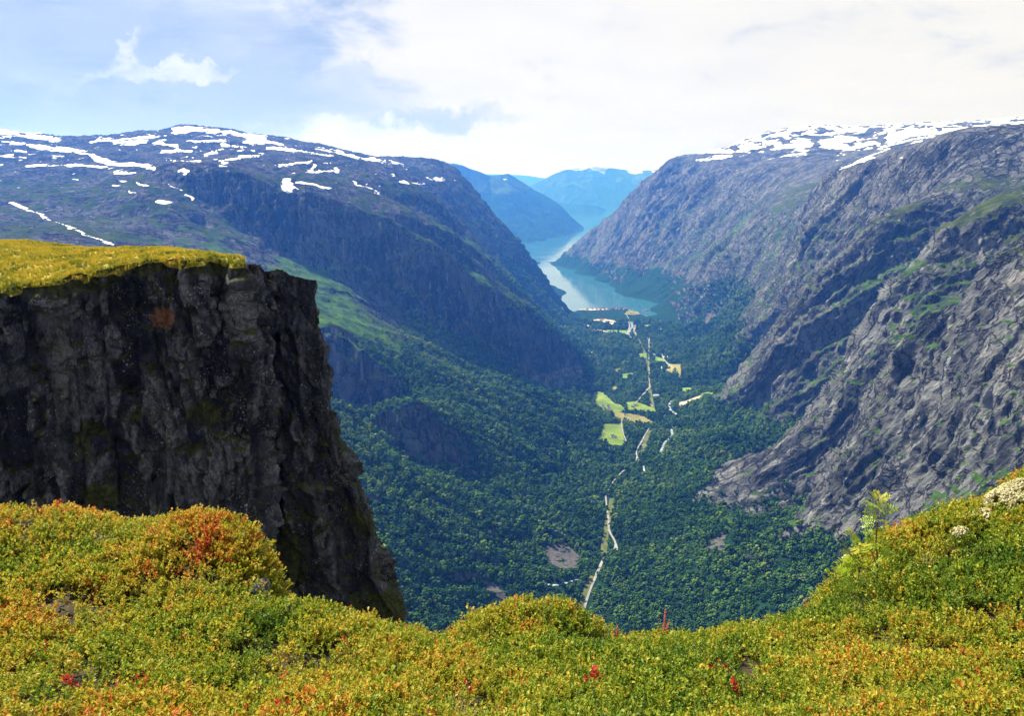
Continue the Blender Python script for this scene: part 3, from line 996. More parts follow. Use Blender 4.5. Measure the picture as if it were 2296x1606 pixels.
def leaf_mat(name, cols, rough=0.55, spec=0.3, trans=0.0, inst='tint'):
    """foliage: base colour picked along a colour ramp by the per-plant value, small variation inside"""
    m, t, b, out = material(name)
    tint = t.attr(inst, 'INSTANCER').outputs['Fac'] if inst else 0.4
    own = t.attr('own').outputs['Fac']
    f = t.math('ADD', tint, t.math('MULTIPLY', own, 1.0))
    cr = t.node('ShaderNodeValToRGB')
    el = cr.color_ramp.elements
    while len(el) > 1:
        el.remove(el[0])
    for i, (p, c) in enumerate(cols):
        e = el[0] if i == 0 else el.new(p)
        e.position = p
        e.color = (*c, 1)
    t.val(cr.inputs[0], f)
    t.link(cr.outputs[0], b.inputs['Base Color'])
    b.inputs['Roughness'].default_value = rough
    b.inputs['Specular IOR Level'].default_value = spec
    if trans > 0:
        tr = t.node('ShaderNodeBsdfTranslucent')
        t.link(t.mix(1.0, cr.outputs[0], cr.outputs[0]), tr.inputs[0])
        mx = t.node('ShaderNodeMixShader')
        mx.inputs[0].default_value = trans
        t.link(b.outputs[0], mx.inputs[1]); t.link(tr.outputs[0], mx.inputs[2])
        t.link(mx.outputs[0], out.inputs[0])
    return m


# ------------------------------------------------------------------ the birch wood in the valley
def crown_mesh(name, seed, tall):
    """crown of leaf clumps on a thin trunk, about 1 unit high"""
    r = np.random.default_rng(seed)
    V, F, own = [], [], []
    import bmesh
    bm = bmesh.new()
    bmesh.ops.create_icosphere(bm, subdivisions=1, radius=1.0)
    iv = np.array([v.co[:] for v in bm.verts]); it = np.array([[v.index for v in f.verts] for f in bm.faces])
    bm.free()
    n = 8
    for i in range(n):
        a = i * 2.4 + r.uniform(0, .6)
        h = 0.30 + 0.62 * (i + 0.5) / n
        w = (0.34 if tall < 1 else 0.22) * math.sin(math.pi * min(1, (1.12 - h) * 1.05)) ** 0.7
        c = np.array((math.cos(a) * w * r.uniform(.4, 1), math.sin(a) * w * r.uniform(.4, 1), h))
        s = r.uniform(0.13, 0.21) * (1.0 if tall < 1 else 0.8)
        q = iv * s * (1 + 0.28 * r.normal(size=(len(iv), 1))) * np.array((1, 1, 0.85)) + c
        o = len(V)
        V += list(q)
        F += [tuple(t_ + o) for t_ in it]
        own += [r.uniform(-.18, .18)] * len(iv)
    o = len(V)
    for k_ in range(3):
        a = k_ * 2.094
        V += [np.array((0.03 * math.cos(a), 0.03 * math.sin(a), -0.1)), np.array((0.015 * math.cos(a), 0.015 * math.sin(a), 0.5))]
    for k_ in range(3):
        a0, b0 = o + 2 * k_, o + 2 * ((k_ + 1) % 3)
        F += [(a0, b0, a0 + 1), (b0, b0 + 1, a0 + 1)]
    own += [-.4] * 6
    me = mesh_np(name, np.array(V), np.array(F), False)
    fattr(me, 'own', own)
    return me


M_wood = leaf_mat('birch_leaves', [(0.0, (0.006, 0.018, 0.005)), (0.35, (0.021, 0.058, 0.009)), (0.7, (0.056, 0.118, 0.016)), (1.0, (0.12, 0.175, 0.028))], 0.9, 0.0)
TREES = [proto('tree_shape', crown_mesh('tree_shape', s_, t_), M_wood) for s_, t_ in ((1, .9), (2, .9), (3, .9), (4, 1.3))]


def quad_area(P):
    d1 = P[1:, 1:] - P[:-1, :-1]
    d2 = P[1:, :-1] - P[:-1, 1:]
    return 0.5 * np.linalg.norm(np.cross(d1, d2), axis=2)


def plant_wood(clear):
    r = np.random.default_rng(3)
    A = quad_area(PT)
    f4 = 0.25 * (forest[1:, 1:] + forest[:-1, :-1] + forest[1:, :-1] + forest[:-1, 1:])
    yq = YR[:-1, :-1]; uq = UV_U[:-1, :-1]; vq = UV_V[:-1, :-1]
    keepq = (f4 > 0.12) & (yq < 5600) & (uq > 560) & (uq < 2420) & (vq > 420) & (vq < 1560) & (PT[:-1, :-1, 2] > SEA + 1.5)
    size = np.interp(yq, (1000, 2200, 5600), (1.0, 1.15, 1.9))
    dens = np.clip(f4 * 1.25, 0, 1) ** 1.3 / (37.0 * size ** 2)
    gapn = fbm(PT[:-1, :-1, 0] / 38, PT[:-1, :-1, 1] / 38, 0.3, 3)
    dens = dens * (0.45 + 0.75 * sstep(-0.35, 0.25, gapn))
    lam = np.where(keepq, A * dens, 0)
    cnt = r.poisson(lam)
    ii, jj_ = np.nonzero(cnt)
    rep = cnt[ii, jj_]
    ii = np.repeat(ii, rep); jj_ = np.repeat(jj_, rep)
    a, b = r.random(len(ii))[:, None], r.random(len(ii))[:, None]
    P = (PT[ii, jj_] * (1 - a) + PT[ii + 1, jj_] * a) * (1 - b) + (PT[ii, jj_ + 1] * (1 - a) + PT[ii + 1, jj_ + 1] * a) * b
    ok = clear(P[:, 0], P[:, 1])
    P = P[ok]; sz = size[ii, jj_][ok]
    n = len(P)
    h = np.clip(r.lognormal(math.log(7.6), 0.34, n), 3.5, 19) * sz * (0.8 + 0.3 * sstep(-200, -800, P[:, 2]))
    kind = r.choice(4, n, p=(.29, .29, .29, .13))
    wdt = r.uniform(0.85, 1.25, n) * h
    nn = fbm(P[:, 0] / 220, P[:, 1] / 220, P[:, 2] / 220, 3)
    nn2 = fbm(P[:, 0] / 55, P[:, 1] / 55, P[:, 2] / 55, 2)
    tint = np.clip(0.50 + 0.50 * nn + 0.30 * nn2 + r.normal(0, .17, n) + 0.26 * sstep(-720, -480, P[:, 2]) - 0.22 * (kind == 3), 0.03, 0.97)
    h = h * (1 + 0.5 * nn2)
    P[:, 2] -= 0.06 * h
    print('trees', n)
    scatter('birch_wood', P, np.stack([r.normal(0, .05, n), r.normal(0, .05, n), r.uniform(0, 6.28, n)], 1),
            np.stack([wdt, wdt, h], 1), kind, TREES, {'tint': tint}, 'dense green birch wood covering the valley floor and lower slopes', 'wood')
# ------------------------------------------------------------------ the near rock bluff on the left
def voronoi2(x, y, seed=0):
    """cell value, distance to the cell border, tilt of a plane through the cell"""
    xi, yi = np.floor(x).astype(np.int64), np.floor(y).astype(np.int64)
    best = np.full(x.shape, 9.0); sec = np.full(x.shape, 9.0); val = np.zeros(x.shape); til = np.zeros(x.shape)

    def h(a, b, k_):
        n = (a * 374761393 + b * 668265263 + k_ * 974634341 + seed * 1274126177) & 0x7fffffff
        n = ((n ^ (n >> 13)) * 1103515245 + 12345) & 0x7fffffff
        return ((n ^ (n >> 16)) & 0xffff) / 65535.0
    for dx in (-1, 0, 1):
        for dy in (-1, 0, 1):
            a, b = xi + dx, yi + dy
            px_, py_ = a + 0.1 + 0.8 * h(a, b, 1), b + 0.1 + 0.8 * h(a, b, 2)
            d = np.hypot(x - px_, y - py_)
            nearer = d < best
            sec = np.where(nearer, best, np.minimum(sec, d))
            val = np.where(nearer, h(a, b, 3), val)
            til = np.where(nearer, (x - px_) * (h(a, b, 4) - .5) + (y - py_) * (h(a, b, 5) - .5), til)
            best = np.where(nearer, d, best)
    return val, sec - best, til


# rim of the bluff in plan: front face, the notch, the second block, its flank
RA = [(-620, 740, 56), (-300, 690, 61), (-120, 660, 64), (0, 648, 66), (60, 640, 66.5), (130, 632, 67), (160, 614, 67.5), (250, 603, 68), (330, 580, 68.8), (400, 585, 69.2), (440, 581, 69.5), (500, 585, 70), (536, 592, 70)]
RB = [(520, 612, 86), (560, 610, 86), (600, 609, 86), (632, 606, 86.3), (642, 613, 86.4), (680, 625, 86.6), (714, 628, 87)]
rim = [unproj(*p) for p in RA]
ia = len(rim) - 1
c_ = rim[-1]
rim.append(np.array((c_[0] - 0.4, c_[1] + 7.0, c_[2] - 0.8)))
rim.append(np.array((c_[0] - 3.0, c_[1] + 14.0, c_[2] - 1.4)))
ib = len(rim)
rim += [unproj(*p) for p in RB]
ic = len(rim) - 1
c_ = rim[-1]
rim.append(np.array((c_[0] - 1.0, c_[1] + 5.0, c_[2] - 1.2)))
rim.append(np.array((c_[0] - 5.0, c_[1] + 18.0, c_[2] - 6.0)))
rim.append(np.array((c_[0] - 14.0, c_[1] + 45.0, c_[2] - 16.0)))
rim = np.array(rim)
sl_ = np.concatenate([[0], np.cumsum(np.linalg.norm(np.diff(rim[:, :2], axis=0), axis=1))])
NS, NH = 520, 330
# finer columns where the face is seen
sw = np.interp(np.linspace(0, 1, NS), (0, 0.12, 0.86, 1), (0, sl_[2], sl_[ic] + 4.0, sl_[-1]))
top = np.stack([np.interp(sw, sl_, rim[:, k_]) for k_ in range(3)], 1)
top[:, 1] += 2.2 * fbm(sw / 3.5, 0.2, 0.7, 4) * (sw < sl_[ia] - 1)
top[:, 2] += 0.55 * fbm(sw / 1.9, 0.9, 0.7, 3) * (sw < sl_[ia]) + np.where(sw > sl_[ib], 0.45 * fbm(sw / 0.8, 0.9, 0.7, 3), 0)
kk_ = np.ones(5) / 5
tan_ = np.gradient(np.stack([np.convolve(np.pad(top[:, k_], 2, mode='edge'), kk_, 'valid') for k_ in range(2)], 1), axis=0)
tan_ /= np.linalg.norm(tan_, axis=1, keepdims=True)
outw = np.stack([tan_[:, 1], -tan_[:, 0], np.zeros(NS)], 1)
hz = np.linspace(0, 1, NH) ** 1.05
zb_ = -56.0
tA = sstep(sl_[6], sl_[ia], sw) * (sw <= sl_[ia] + 3)
tB = sstep(sl_[ib], sl_[ic], sw)
SILB = [(628, 714), (730, 716), (800, 730), (870, 745), (960, 757), (1010, 770), (1070, 778), (1092, 800), (1150, 830), (1200, 845), (1290, 850), (1330, 872), (1380, 915), (1420, 935), (1560, 985)]
SILA = [(592, 537), (700, 541), (820, 552), (900, 562), (1000, 572), (1100, 580), (1190, 588), (1340, 606), (1500, 640)]
Pz = top[None, :, 2] * (1 - hz[:, None]) + zb_ * hz[:, None]


def sil_shift(sil, y):
    vs_ = np.array([p[0] for p in sil], float)
    zs = tan_v(vs_) * y
    xs = np.array([unproj(p[1], p[0], y)[0] for p in sil])
    o_ = np.argsort(zs)
    return zs[o_], (xs - xs[0])[o_]


zsA, dxA = sil_shift(SILA, 70.0)
zsB, dxB = sil_shift(SILB, 87.0)
shA = np.interp(Pz, zsA, dxA); shB = np.interp(Pz, zsB, dxB)
PC = np.stack([np.broadcast_to(top[:, 0], Pz.shape) + tA * shA + tB * shB, np.broadcast_to(top[:, 1], Pz.shape) - 0.0 * Pz, Pz], -1)
hh_ = top[None, :, 2] - Pz
PC[..., 1] -= 0.05 * hh_ * (sw[None, :] < sl_[ic])
S2 = np.broadcast_to(sw[None, :], Pz.shape).astype(np.float64)
wz = fbm(S2 / 4, Pz / 6, 0.3, 3) * 1.2
ws = fbm(S2 / 5 + 7, Pz / 8, 0.7, 3) * 1.0
v1, e1, t1 = voronoi2((S2 + ws) / 2.6, (Pz + wz) / 7.5, 1)
v2, e2, t2 = voronoi2((S2 + ws) / 1.0 + 9, (Pz + wz) / 2.6, 2)
v3, e3, t3 = voronoi2((S2 + ws * .6) / 0.42 + 5, (Pz + wz * .6) / 0.95, 3)
dc = (v1 - .5) * 1.7 + (v2 - .5) * 0.75 + (v3 - .5) * 0.32 + t1 * 2.6 + t2 * 1.5 + t3 * 0.65
dc -= 0.45 * sstep(0.10, 0.0, e1) + 0.30 * sstep(0.10, 0.0, e2) + 0.10 * sstep(0.1, 0, e3)
dc += (ridged(S2 / 3.2, Pz / 14, 0.2, 4) - 0.62) * 2.0 + fbm(S2 / 0.5, Pz / 0.9, 0.9, 3) * 0.26
dc += fbm(S2 / 9, Pz / 16, 1.5, 3) * 1.4
uC, vC = project(PC[..., 0], PC[..., 1], PC[..., 2])
dc -= 1.9 * np.exp(-((uC - 38 - 0.03 * (vC - 700)) / 13) ** 2) * sstep(650, 720, vC)            # the long dark cleft
dc -= 1.0 * np.exp(-((uC - 300 + 0.05 * (vC - 700)) / 10) ** 2) * sstep(600, 640, vC) * sstep(1000, 850, vC)
scar = np.exp(-(((uC - 356) / 38) ** 4 + ((vC - 718) / 26) ** 4))
dc -= 0.7 * scar
slab = np.exp(-(((uC - 140 - 0.1 * (vC - 800)) / 26) ** 4 + ((vC - 830) / 110) ** 4))
dc += 0.5 * slab
stre = np.exp(-(((uC - 460) / 85) ** 4 + ((vC - 960) / 220) ** 4))
corner = sstep(sl_[ic] - 5.0, sl_[ic] - 0.5, sw)[None, :]
dc = dc * (1 - 0.15 * corner) * (1 - corner * sstep(7, 0, hh_)) - corner * (0.75 + 0.85 * sstep(2, 15, hh_))
fade = sstep(0, 0.035, hz)[:, None]
dc = dc * (0.35 + 0.65 * fade)
PC2 = PC + outw[None] * dc[..., None]
PC2[..., 2] += fade * (fbm(S2 / 2.2, Pz / 2.2, 3.3, 3)) * 0.35
# rim teeth of the second block
PC2[0, :, 2] += 0.35 * fbm(sw / 0.9, 0.5, 0.5, 3) * (sw > sl_[ib])
nC = grid_normals(PC2)
moss_n = fbm(S2 / 2.4 + 3, Pz / 3.4, 5.5, 4)
moss = sstep(0.34, 0.62, nC[..., 2] + 0.3 * moss_n) * 0.6 + 0.40 * sstep(0.10, 0.40, moss_n - 0.25 + 0.2 * sstep(-20, -32, Pz))
for (mu, mv, su, sv, a_) in ((192, 985, 50, 55, .8), (445, 935, 55, 40, .55), (230, 1115, 60, 40, .7), (640, 1260, 45, 75, 1.0), (300, 930, 40, 30, .4), (105, 945, 22, 30, .5), (880, 1360, 50, 50, .9), (820, 1180, 40, 60, .4), (395, 625, 30, 20, .8), (180, 640, 80, 14, .9), (480, 610, 60, 12, .6), (760, 980, 30, 25, .5)):
    moss = np.maximum(moss, a_ * np.exp(-(((uC - mu) / su) ** 2 + ((vC - mv) / sv) ** 2)) * (0.85 + 0.9 * moss_n) * 1.7)

moss = np.maximum(moss, 1.1 * np.exp(-(hh_ / (0.5 + 1.6 * np.clip(fbm(S2 / 1.7, 0.2, 0.5, 3) + .3, 0.05, 1.2))) ** 2) * (S2 < sl_[ia]))
m_cl, t, b, out = material('bluff_rock')
tcx = t.node('ShaderNodeTexCoord').outputs['Object']
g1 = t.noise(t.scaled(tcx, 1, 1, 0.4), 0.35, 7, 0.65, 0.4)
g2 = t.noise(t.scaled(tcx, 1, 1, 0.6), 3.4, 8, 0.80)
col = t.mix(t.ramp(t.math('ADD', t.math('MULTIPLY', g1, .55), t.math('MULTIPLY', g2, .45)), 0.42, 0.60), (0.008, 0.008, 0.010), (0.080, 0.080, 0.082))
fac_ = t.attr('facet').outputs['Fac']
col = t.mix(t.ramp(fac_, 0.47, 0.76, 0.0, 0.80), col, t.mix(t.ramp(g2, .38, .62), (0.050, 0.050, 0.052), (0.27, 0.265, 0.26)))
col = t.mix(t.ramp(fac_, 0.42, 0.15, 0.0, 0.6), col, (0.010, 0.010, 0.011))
col = t.mix(t.math('MULTIPLY', t.attr('slab').outputs['Fac'], t.ramp(g2, 0.35, 0.6)), col, (0.20, 0.185, 0.165))
col = t.mix(t.ramp(t.noise(t.scaled(tcx, 1, 1, 0.35), 0.22, 4, 0.6), 0.60, 0.70, 0, 0.35), col, (0.11, 0.095, 0.08))
lich = t.ramp(t.noise(tcx, 4.2, 3, 0.7), 0.60, 0.64)
lzone = t.ramp(t.noise(tcx, 0.35, 5, 0.65), 0.46, 0.62)
col = t.mix(t.math('MULTIPLY', lich, lzone), col, (0.50, 0.49, 0.46))
scf = t.ramp(t.math('ADD', t.attr('scar').outputs['Fac'], t.math('MULTIPLY', t.math('SUBTRACT', t.noise(tcx, 1.3, 5, .65), .5), 1.1)), 0.52, 0.60, 0.0, 0.92)
col = t.mix(scf, col, t.mix(t.ramp(g2, .35, .65), (0.22, 0.085, 0.03), (0.36, 0.17, 0.08)))
mossc = t.mix(t.ramp(t.noise(tcx, 2.2, 5, 0.7), 0.35, 0.65), (0.020, 0.028, 0.005), (0.100, 0.100, 0.016))
mossf = t.ramp(t.math('ADD', t.attr('moss').outputs['Fac'], t.math('MULTIPLY', t.math('SUBTRACT', g2, .5), .9)), 0.42, 0.62)
col = t.mix(mossf, col, mossc)
t.link(col, b.inputs['Base Color'])
b.inputs['Roughness'].default_value = 0.8
bp = t.node('ShaderNodeBump')
bp.inputs['Strength'].default_value = 0.9
bp.inputs['Distance'].default_value = 1.0
t.link(t.math('ADD', t.math('MULTIPLY', g2, 0.5), t.math('MULTIPLY', t.noise(tcx, 11.0, 4, 0.7), 0.05)), bp.inputs['Height'])
t.link(bp.outputs[0], b.inputs['Normal'])
# grassy top of the bluff
BK = [(-620, 600, 150), (-300, 560, 140), (-120, 545, 128), (0, 538, 122), (60, 540, 118), (110, 546, 114), (160, 552, 110), (200, 557, 106), (270, 560, 102), (330, 561, 98), (400, 568, 93), (450, 574, 88), (500, 580, 82), (536, 590, 73)]
bk = np.array([unproj(*p) for p in BK])
uu_top = project(top[:, 0], top[:, 1], top[:, 2])[0]
ub = np.clip(uu_top, -620, 536)
back = np.stack([np.interp(ub, [p[0] for p in BK], bk[:, k_]) for k_ in range(3)], 1)
onB = sw > sl_[ia]
back[onB] = top[onB] + np.array((-2.5, 9.0, -0.9))
wB = sstep(sl_[ia] + 1, sl_[ib], sw)[:, None]
NRT = 90
rows = []
edge = PC2[0]
for t_ in np.linspace(0, 1, NRT) ** 1.15:
    p = edge * (1 - t_) + back * t_
    p[:, 2] += 0.9 * math.sin(math.pi * t_) * (1 - wB[:, 0]) * 0.5
    rows.append(p)
for t_ in (0.3, 0.6, 1.0):
    p = back + np.array((-4.0, 30.0, -14.0)) * t_
    rows.append(p)
PG = np.array(rows)
gx, gy = PG[..., 0], PG[..., 1]
prof = np.concatenate([sstep(0, 0.08, np.linspace(0, 1, NRT) ** 1.15), [1, 1, 1]])[:, None]
PG[..., 2] += prof * (fbm(gx / 5, gy / 5, 0.5, 4) * 0.55 + fbm(gx / 0.9, gy / 0.9, 1.5, 3) * 0.16)
# turf hangs a little over the edge
PG[0] += outw * (0.25 + 0.35 * np.clip(fbm(sw / 1.4, 0.1, 0.4, 3), -0.6, 1))[:, None] * (1 - wB)
PG[0, :, 2] -= 0.25 + 1.5 * np.clip(fbm(sw / 2.3, 0.8, 0.4, 3) - 0.02, 0, 1) * (1 - wB[:, 0])
PG[1] = 0.5 * (PG[0] + PG[2]) + np.array((0, 0, 0.12))
cap = [edge * (1 - t_) + (back + np.array((0, 0, -0.35))) * t_ - np.array((0, 0, 0.30)) * (1 - wB) * (t_ > 0) for t_ in (1, .6, .3, .12, .04)]
cap = np.array(cap)
cap[..., 2] += 0.22 * fbm(cap[..., 0] / .8, cap[..., 1] / .8, 0.3, 3) * wB[None, :, 0]
PALL = np.concatenate([cap, PC2], 0)
pad = lambda a_, v_: np.concatenate([np.full((len(cap), NS), v_), a_], 0)
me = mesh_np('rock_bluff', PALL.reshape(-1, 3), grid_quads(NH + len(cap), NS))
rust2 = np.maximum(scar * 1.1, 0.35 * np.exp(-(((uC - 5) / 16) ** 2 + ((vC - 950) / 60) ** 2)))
fattr(me, 'moss', pad(moss, 0.40)); fattr(me, 'scar', pad(rust2, 0.0)); fattr(me, 'slab', pad(slab, 0.0)); fattr(me, 'facet', pad(np.clip(0.30 * v1 + 0.35 * v2 + 0.35 * v3 + 0.20 * stre - 0.14 * (S2 > sl_[ia]), 0, 1), 0.5))  # shade on the notch and second block is painted into their facet tone
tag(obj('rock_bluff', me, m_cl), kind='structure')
m_tf, t, b, out = material('turf')
tcx = t.node('ShaderNodeTexCoord').outputs['Object']
q1 = t.noise(tcx, 0.25, 5, 0.6); q2 = t.noise(tcx, 2.0, 5, 0.7)
colt = t.mix(t.ramp(t.math('ADD', t.math('MULTIPLY', q1, .5), t.math('MULTIPLY', q2, .5)), 0.36, 0.64), (0.16, 0.15, 0.012), (0.42, 0.31, 0.022))
t.link(colt, b.inputs['Base Color'])
bp = t.node('ShaderNodeBump'); bp.inputs['Distance'].default_value = 0.3
t.link(q2, bp.inputs['Height']); t.link(bp.outputs[0], b.inputs['Normal'])
nta = int(np.searchsorted(sw, sl_[ia] + 0.6))
PGA = PG[:, :nta]
tag(obj('bluff_turf', mesh_np('bluff_turf', PGA.reshape(-1, 3), grid_quads(PG.shape[0], nta)), m_tf), kind='structure')


def blade_tuft(name, seed, n, h, w, spread):
    r = np.random.default_rng(seed)
    V, F, own = [], [], []
    for i in range(n):
        a = r.uniform(0, 6.28); lean = r.uniform(0.15, 1.0) * spread; hh = h * r.uniform(.55, 1)
        d = np.array((math.cos(a), math.sin(a), 0)); s_ = np.array((-d[1], d[0], 0)) * w
        b0 = d * r.uniform(0, .25) * h
        o_ = len(V)
        V += [b0 - s_, b0 + s_, b0 + d * lean * hh * .35 + np.array((0, 0, hh * .65)) - s_ * .7, b0 + d * lean * hh * .35 + np.array((0, 0, hh * .65)) + s_ * .7, b0 + d * lean * hh + np.array((0, 0, hh))]
        F += [(o_, o_ + 1, o_ + 3), (o_, o_ + 3, o_ + 2), (o_ + 2, o_ + 3, o_ + 4)]
        own += [r.uniform(-.1, .1)] * 5
    me = mesh_np(name, np.array(V), np.array(F), False)
    fattr(me, 'own', own)
    return me


M_turf_grass = leaf_mat('turf_grass', [(0.0, (0.12, 0.15, 0.010)), (0.4, (0.36, 0.32, 0.018)), (0.75, (0.58, 0.42, 0.03)), (1.0, (0.58, 0.32, 0.05))], 0.6, 0.2, 0.3)
TUFTS = [proto('tuft_shape', blade_tuft('tuft_shape', s_, 16, 0.30, 0.022, 0.7), M_turf_grass) for s_ in (1, 2, 3)]
r = np.random.default_rng(8)
A = quad_area(PG[:NRT])
uP, vP = project(PG[..., 0], PG[..., 1], PG[..., 2])
lam = np.where((uP[:NRT - 1, :-1] > -160) & (uP[:NRT - 1, :-1] < 720), A * 9.0, 0)
lam[:3] *= 3.0
lam[:, nta - 1:] = 0
cnt = r.poisson(lam)
ii, jj_ = np.nonzero(cnt); rep = cnt[ii, jj_]; ii = np.repeat(ii, rep); jj_ = np.repeat(jj_, rep)
a, b_ = r.random(len(ii))[:, None], r.random(len(ii))[:, None]
P = (PG[ii, jj_] * (1 - a) + PG[ii + 1, jj_] * a) * (1 - b_) + (PG[ii, jj_ + 1] * (1 - a) + PG[ii + 1, jj_ + 1] * a) * b_
n = len(P)
tn = fbm(P[:, 0] / 3, P[:, 1] / 3, 0.2, 4)
sc_ = r.uniform(.55, 1.35, n)
print('tufts', n)
scatter('bluff_grass', P, np.stack([r.normal(0, .15, n), r.normal(0, .15, n), r.uniform(0, 6.28, n)], 1), np.stack([sc_] * 3, 1), r.integers(0, 3, n), TUFTS,
        {'tint': np.clip(0.46 + 0.85 * tn + r.normal(0, .12, n), 0, 1)}, 'short yellow green grass on top of the dark rock bluff', 'grass')
# ------------------------------------------------------------------ the heath underfoot
VEGH = 0.10                                                    # height of the plants over the soil
FG = []


def fg(u, v, y, dz=0.0):
    p = unproj(u, v, y); p[2] += dz
    FG.append(p)
    return p


SIL = [(-350, 1130, 6.4), (-150, 1150, 6.3), (0, 1160, 6.2), (70, 1160, 6.2), (130, 1150, 6.2), (200, 1156, 6.2), (260, 1172, 6.1), (330, 1186, 5.9)]
HUM = [(290, 1186, 5.6), (350, 1182, 5.5), (400, 1178, 5.4), (450, 1177, 5.35), (500, 1186, 5.3), (540, 1208, 5.25), (568, 1240, 5.2), (580, 1275, 5.15)]
FRONT = [(610, 1350, 4.75), (660, 1345, 4.8), (720, 1350, 4.85), (780, 1368, 4.9), (830, 1390, 4.95), (880, 1415, 5.0), (930, 1440, 5.05), (970, 1448, 5.05), (1000, 1440, 5.0)]
MOUND = [(1025, 1418, 4.85), (1070, 1395, 4.8), (1120, 1380, 4.78), (1180, 1375, 4.78), (1240, 1378, 4.78), (1300, 1395, 4.8), (1345, 1425, 4.85)]
RIGHT = [(1385, 1440, 5.0), (1440, 1442, 5.1), (1500, 1443, 5.15), (1560, 1440, 5.2), (1640, 1428, 5.25), (1740, 1412, 5.3), (1820, 1385, 5.3), (1870, 1350, 5.3), (1895, 1300, 5.35), (1940, 1250, 5.45), (2000, 1212, 5.55), (2060, 1178, 5.65),
         (2130, 1150, 5.75), (2200, 1130, 5.9), (2250, 1105, 6.0), (2296, 1078, 6.1), (2420, 1010, 6.3), (2600, 930, 6.5)]
for seg in (SIL, HUM, FRONT, MOUND, RIGHT):
    for u, v, y in seg:
        fg(u, v, y, -VEGH)
for seg in (SIL, FRONT, RIGHT):
    for u, v, y in seg:
        p = unproj(u, v, y)
        FG.append(p + np.array((0, 0.35, -0.42))); FG.append(p + np.array((0, 1.0, -2.2)))
for u, v, y in HUM + MOUND:
    p = unproj(u, v, y)
    FG.append(p + np.array((0, 0.25, -0.16))); FG.append(p + np.array((0, 0.6, -0.9)))
# right side of the left hummock drops to the boulder
for u, v, y in ((600, 1330, 5.0), (615, 1345, 5.25), (625, 1335, 5.6), (640, 1345, 6.0)):
    fg(u, v, y, -0.25)
for u, v, y in ((0, 1606, 3.2), (300, 1606, 3.15), (600, 1606, 3.1), (900, 1606, 3.1), (1148, 1606, 3.1), (1500, 1606, 3.1), (1800, 1606, 3.12), (2100, 1606, 3.15), (2296, 1606, 3.2), (-300, 1606, 3.3), (2600, 1606, 3.3),
                (100, 1500, 3.85), (500, 1500, 3.8), (900, 1500, 4.0), (1148, 1480, 4.2), (1400, 1500, 4.05), (1700, 1500, 3.95), (2000, 1500, 3.75), (2296, 1500, 3.7), (-250, 1400, 4.2), (2550, 1350, 4.3),
                (60, 1380, 4.45), (300, 1400, 4.3), (500, 1390, 4.4), (700, 1420, 4.35), (100, 1270, 5.2), (250, 1280, 5.05), (360, 1300, 4.85), (460, 1260, 4.98), (540, 1290, 4.92), (430, 1210, 5.15), (520, 1330, 4.72), (420, 1340, 4.62),
                (1900, 1400, 4.6), (2050, 1400, 4.3), (2200, 1400, 4.2), (2296, 1300, 4.7), (2150, 1290, 4.85), (2020, 1290, 5.0), (2200, 1210, 5.3), (2296, 1180, 5.35), (1150, 1420, 4.62), (1250, 1430, 4.6), (1080, 1430, 4.65), (1180, 1395, 4.72)):
    fg(u, v, y, -VEGH)
for p in ((0, 0.3, -1.68), (-3, 0.3, -1.7), (3, 0.3, -1.6), (0, 1.8, -1.86), (-3, 1.8, -1.95), (3, 1.8, -1.75), (-5, 1.5, -2.0), (5, 1.5, -1.6), (0, -1.5, -1.6), (0, 8, -9), (-4, 9, -9), (4, 9, -9), (7, 9, -8.5), (-7, 9, -9), (-7, 4, -2.6), (7, 4, -1.6)):
    FG.append(np.array(p, float))
frbf = RBF(np.array(FG), smooth=0.02, scale=1.0)
NX, NY = 330, 230
fx = np.linspace(-6.2, 6.4, NX); fy = np.concatenate([np.linspace(-0.6, 2.2, 30)[:-1], np.linspace(2.2, 6.9, NY - 40), np.linspace(6.9, 8.6, 12)[1:]])
GX_, GY_ = np.meshgrid(fx, fy)
GZ_ = frbf(GX_, GY_)
bumpy = fbm(GX_ / 0.9, GY_ / 0.9, 0.4, 4) * 0.10 + fbm(GX_ / 0.28, GY_ / 0.28, 1.4, 3) * 0.035
GZ_ = GZ_ + bumpy * sstep(0.5, 2.0, GY_)
PF = np.stack([GX_, GY_, GZ_], -1)
NF = grid_normals(PF)
m_so, t, b, out = material('heath_soil')
tcx = t.node('ShaderNodeTexCoord').outputs['Object']
t.link(t.mix(t.ramp(t.noise(tcx, 9, 5, 0.7), .35, .65), (0.018, 0.012, 0.007), (0.05, 0.038, 0.014)), b.inputs['Base Color'])
tag(obj('heath_ground', mesh_np('heath_ground', PF.reshape(-1, 3), grid_quads(len(fy), NX)), m_so), kind='structure')


def fg_z(x, y):
    x = np.asarray(x, float); y = np.asarray(y, float)
    j = np.clip(np.interp(x, fx, np.arange(NX)), 0, NX - 1.001); i = np.clip(np.interp(y, fy, np.arange(len(fy))), 0, len(fy) - 1.001)
    i0 = i.astype(int); j0_ = j.astype(int); a = i - i0; c = j - j0_
    return GZ_[i0, j0_] * (1 - a) * (1 - c) + GZ_[i0 + 1, j0_] * a * (1 - c) + GZ_[i0, j0_ + 1] * (1 - a) * c + GZ_[i0 + 1, j0_ + 1] * a * c


def fg_hit(u, v, lift=0.0):
    """first point of the heath ground on the sight line"""
    y = np.linspace(2.0, 7.5, 2500)
    dx, dv = (u - W_D / 2) / F_D, (H_D / 2 - v) / F_D
    k_ = y / (CP + dv * SP)
    x, z = dx * k_, (dv * CP - SP) * k_
    hgt = fg_z(x, y) + lift - z
    i = int(np.argmax(hgt > 0)) if (hgt > 0).any() else int(np.argmax(hgt))
    return np.array((x[i], y[i], z[i]))


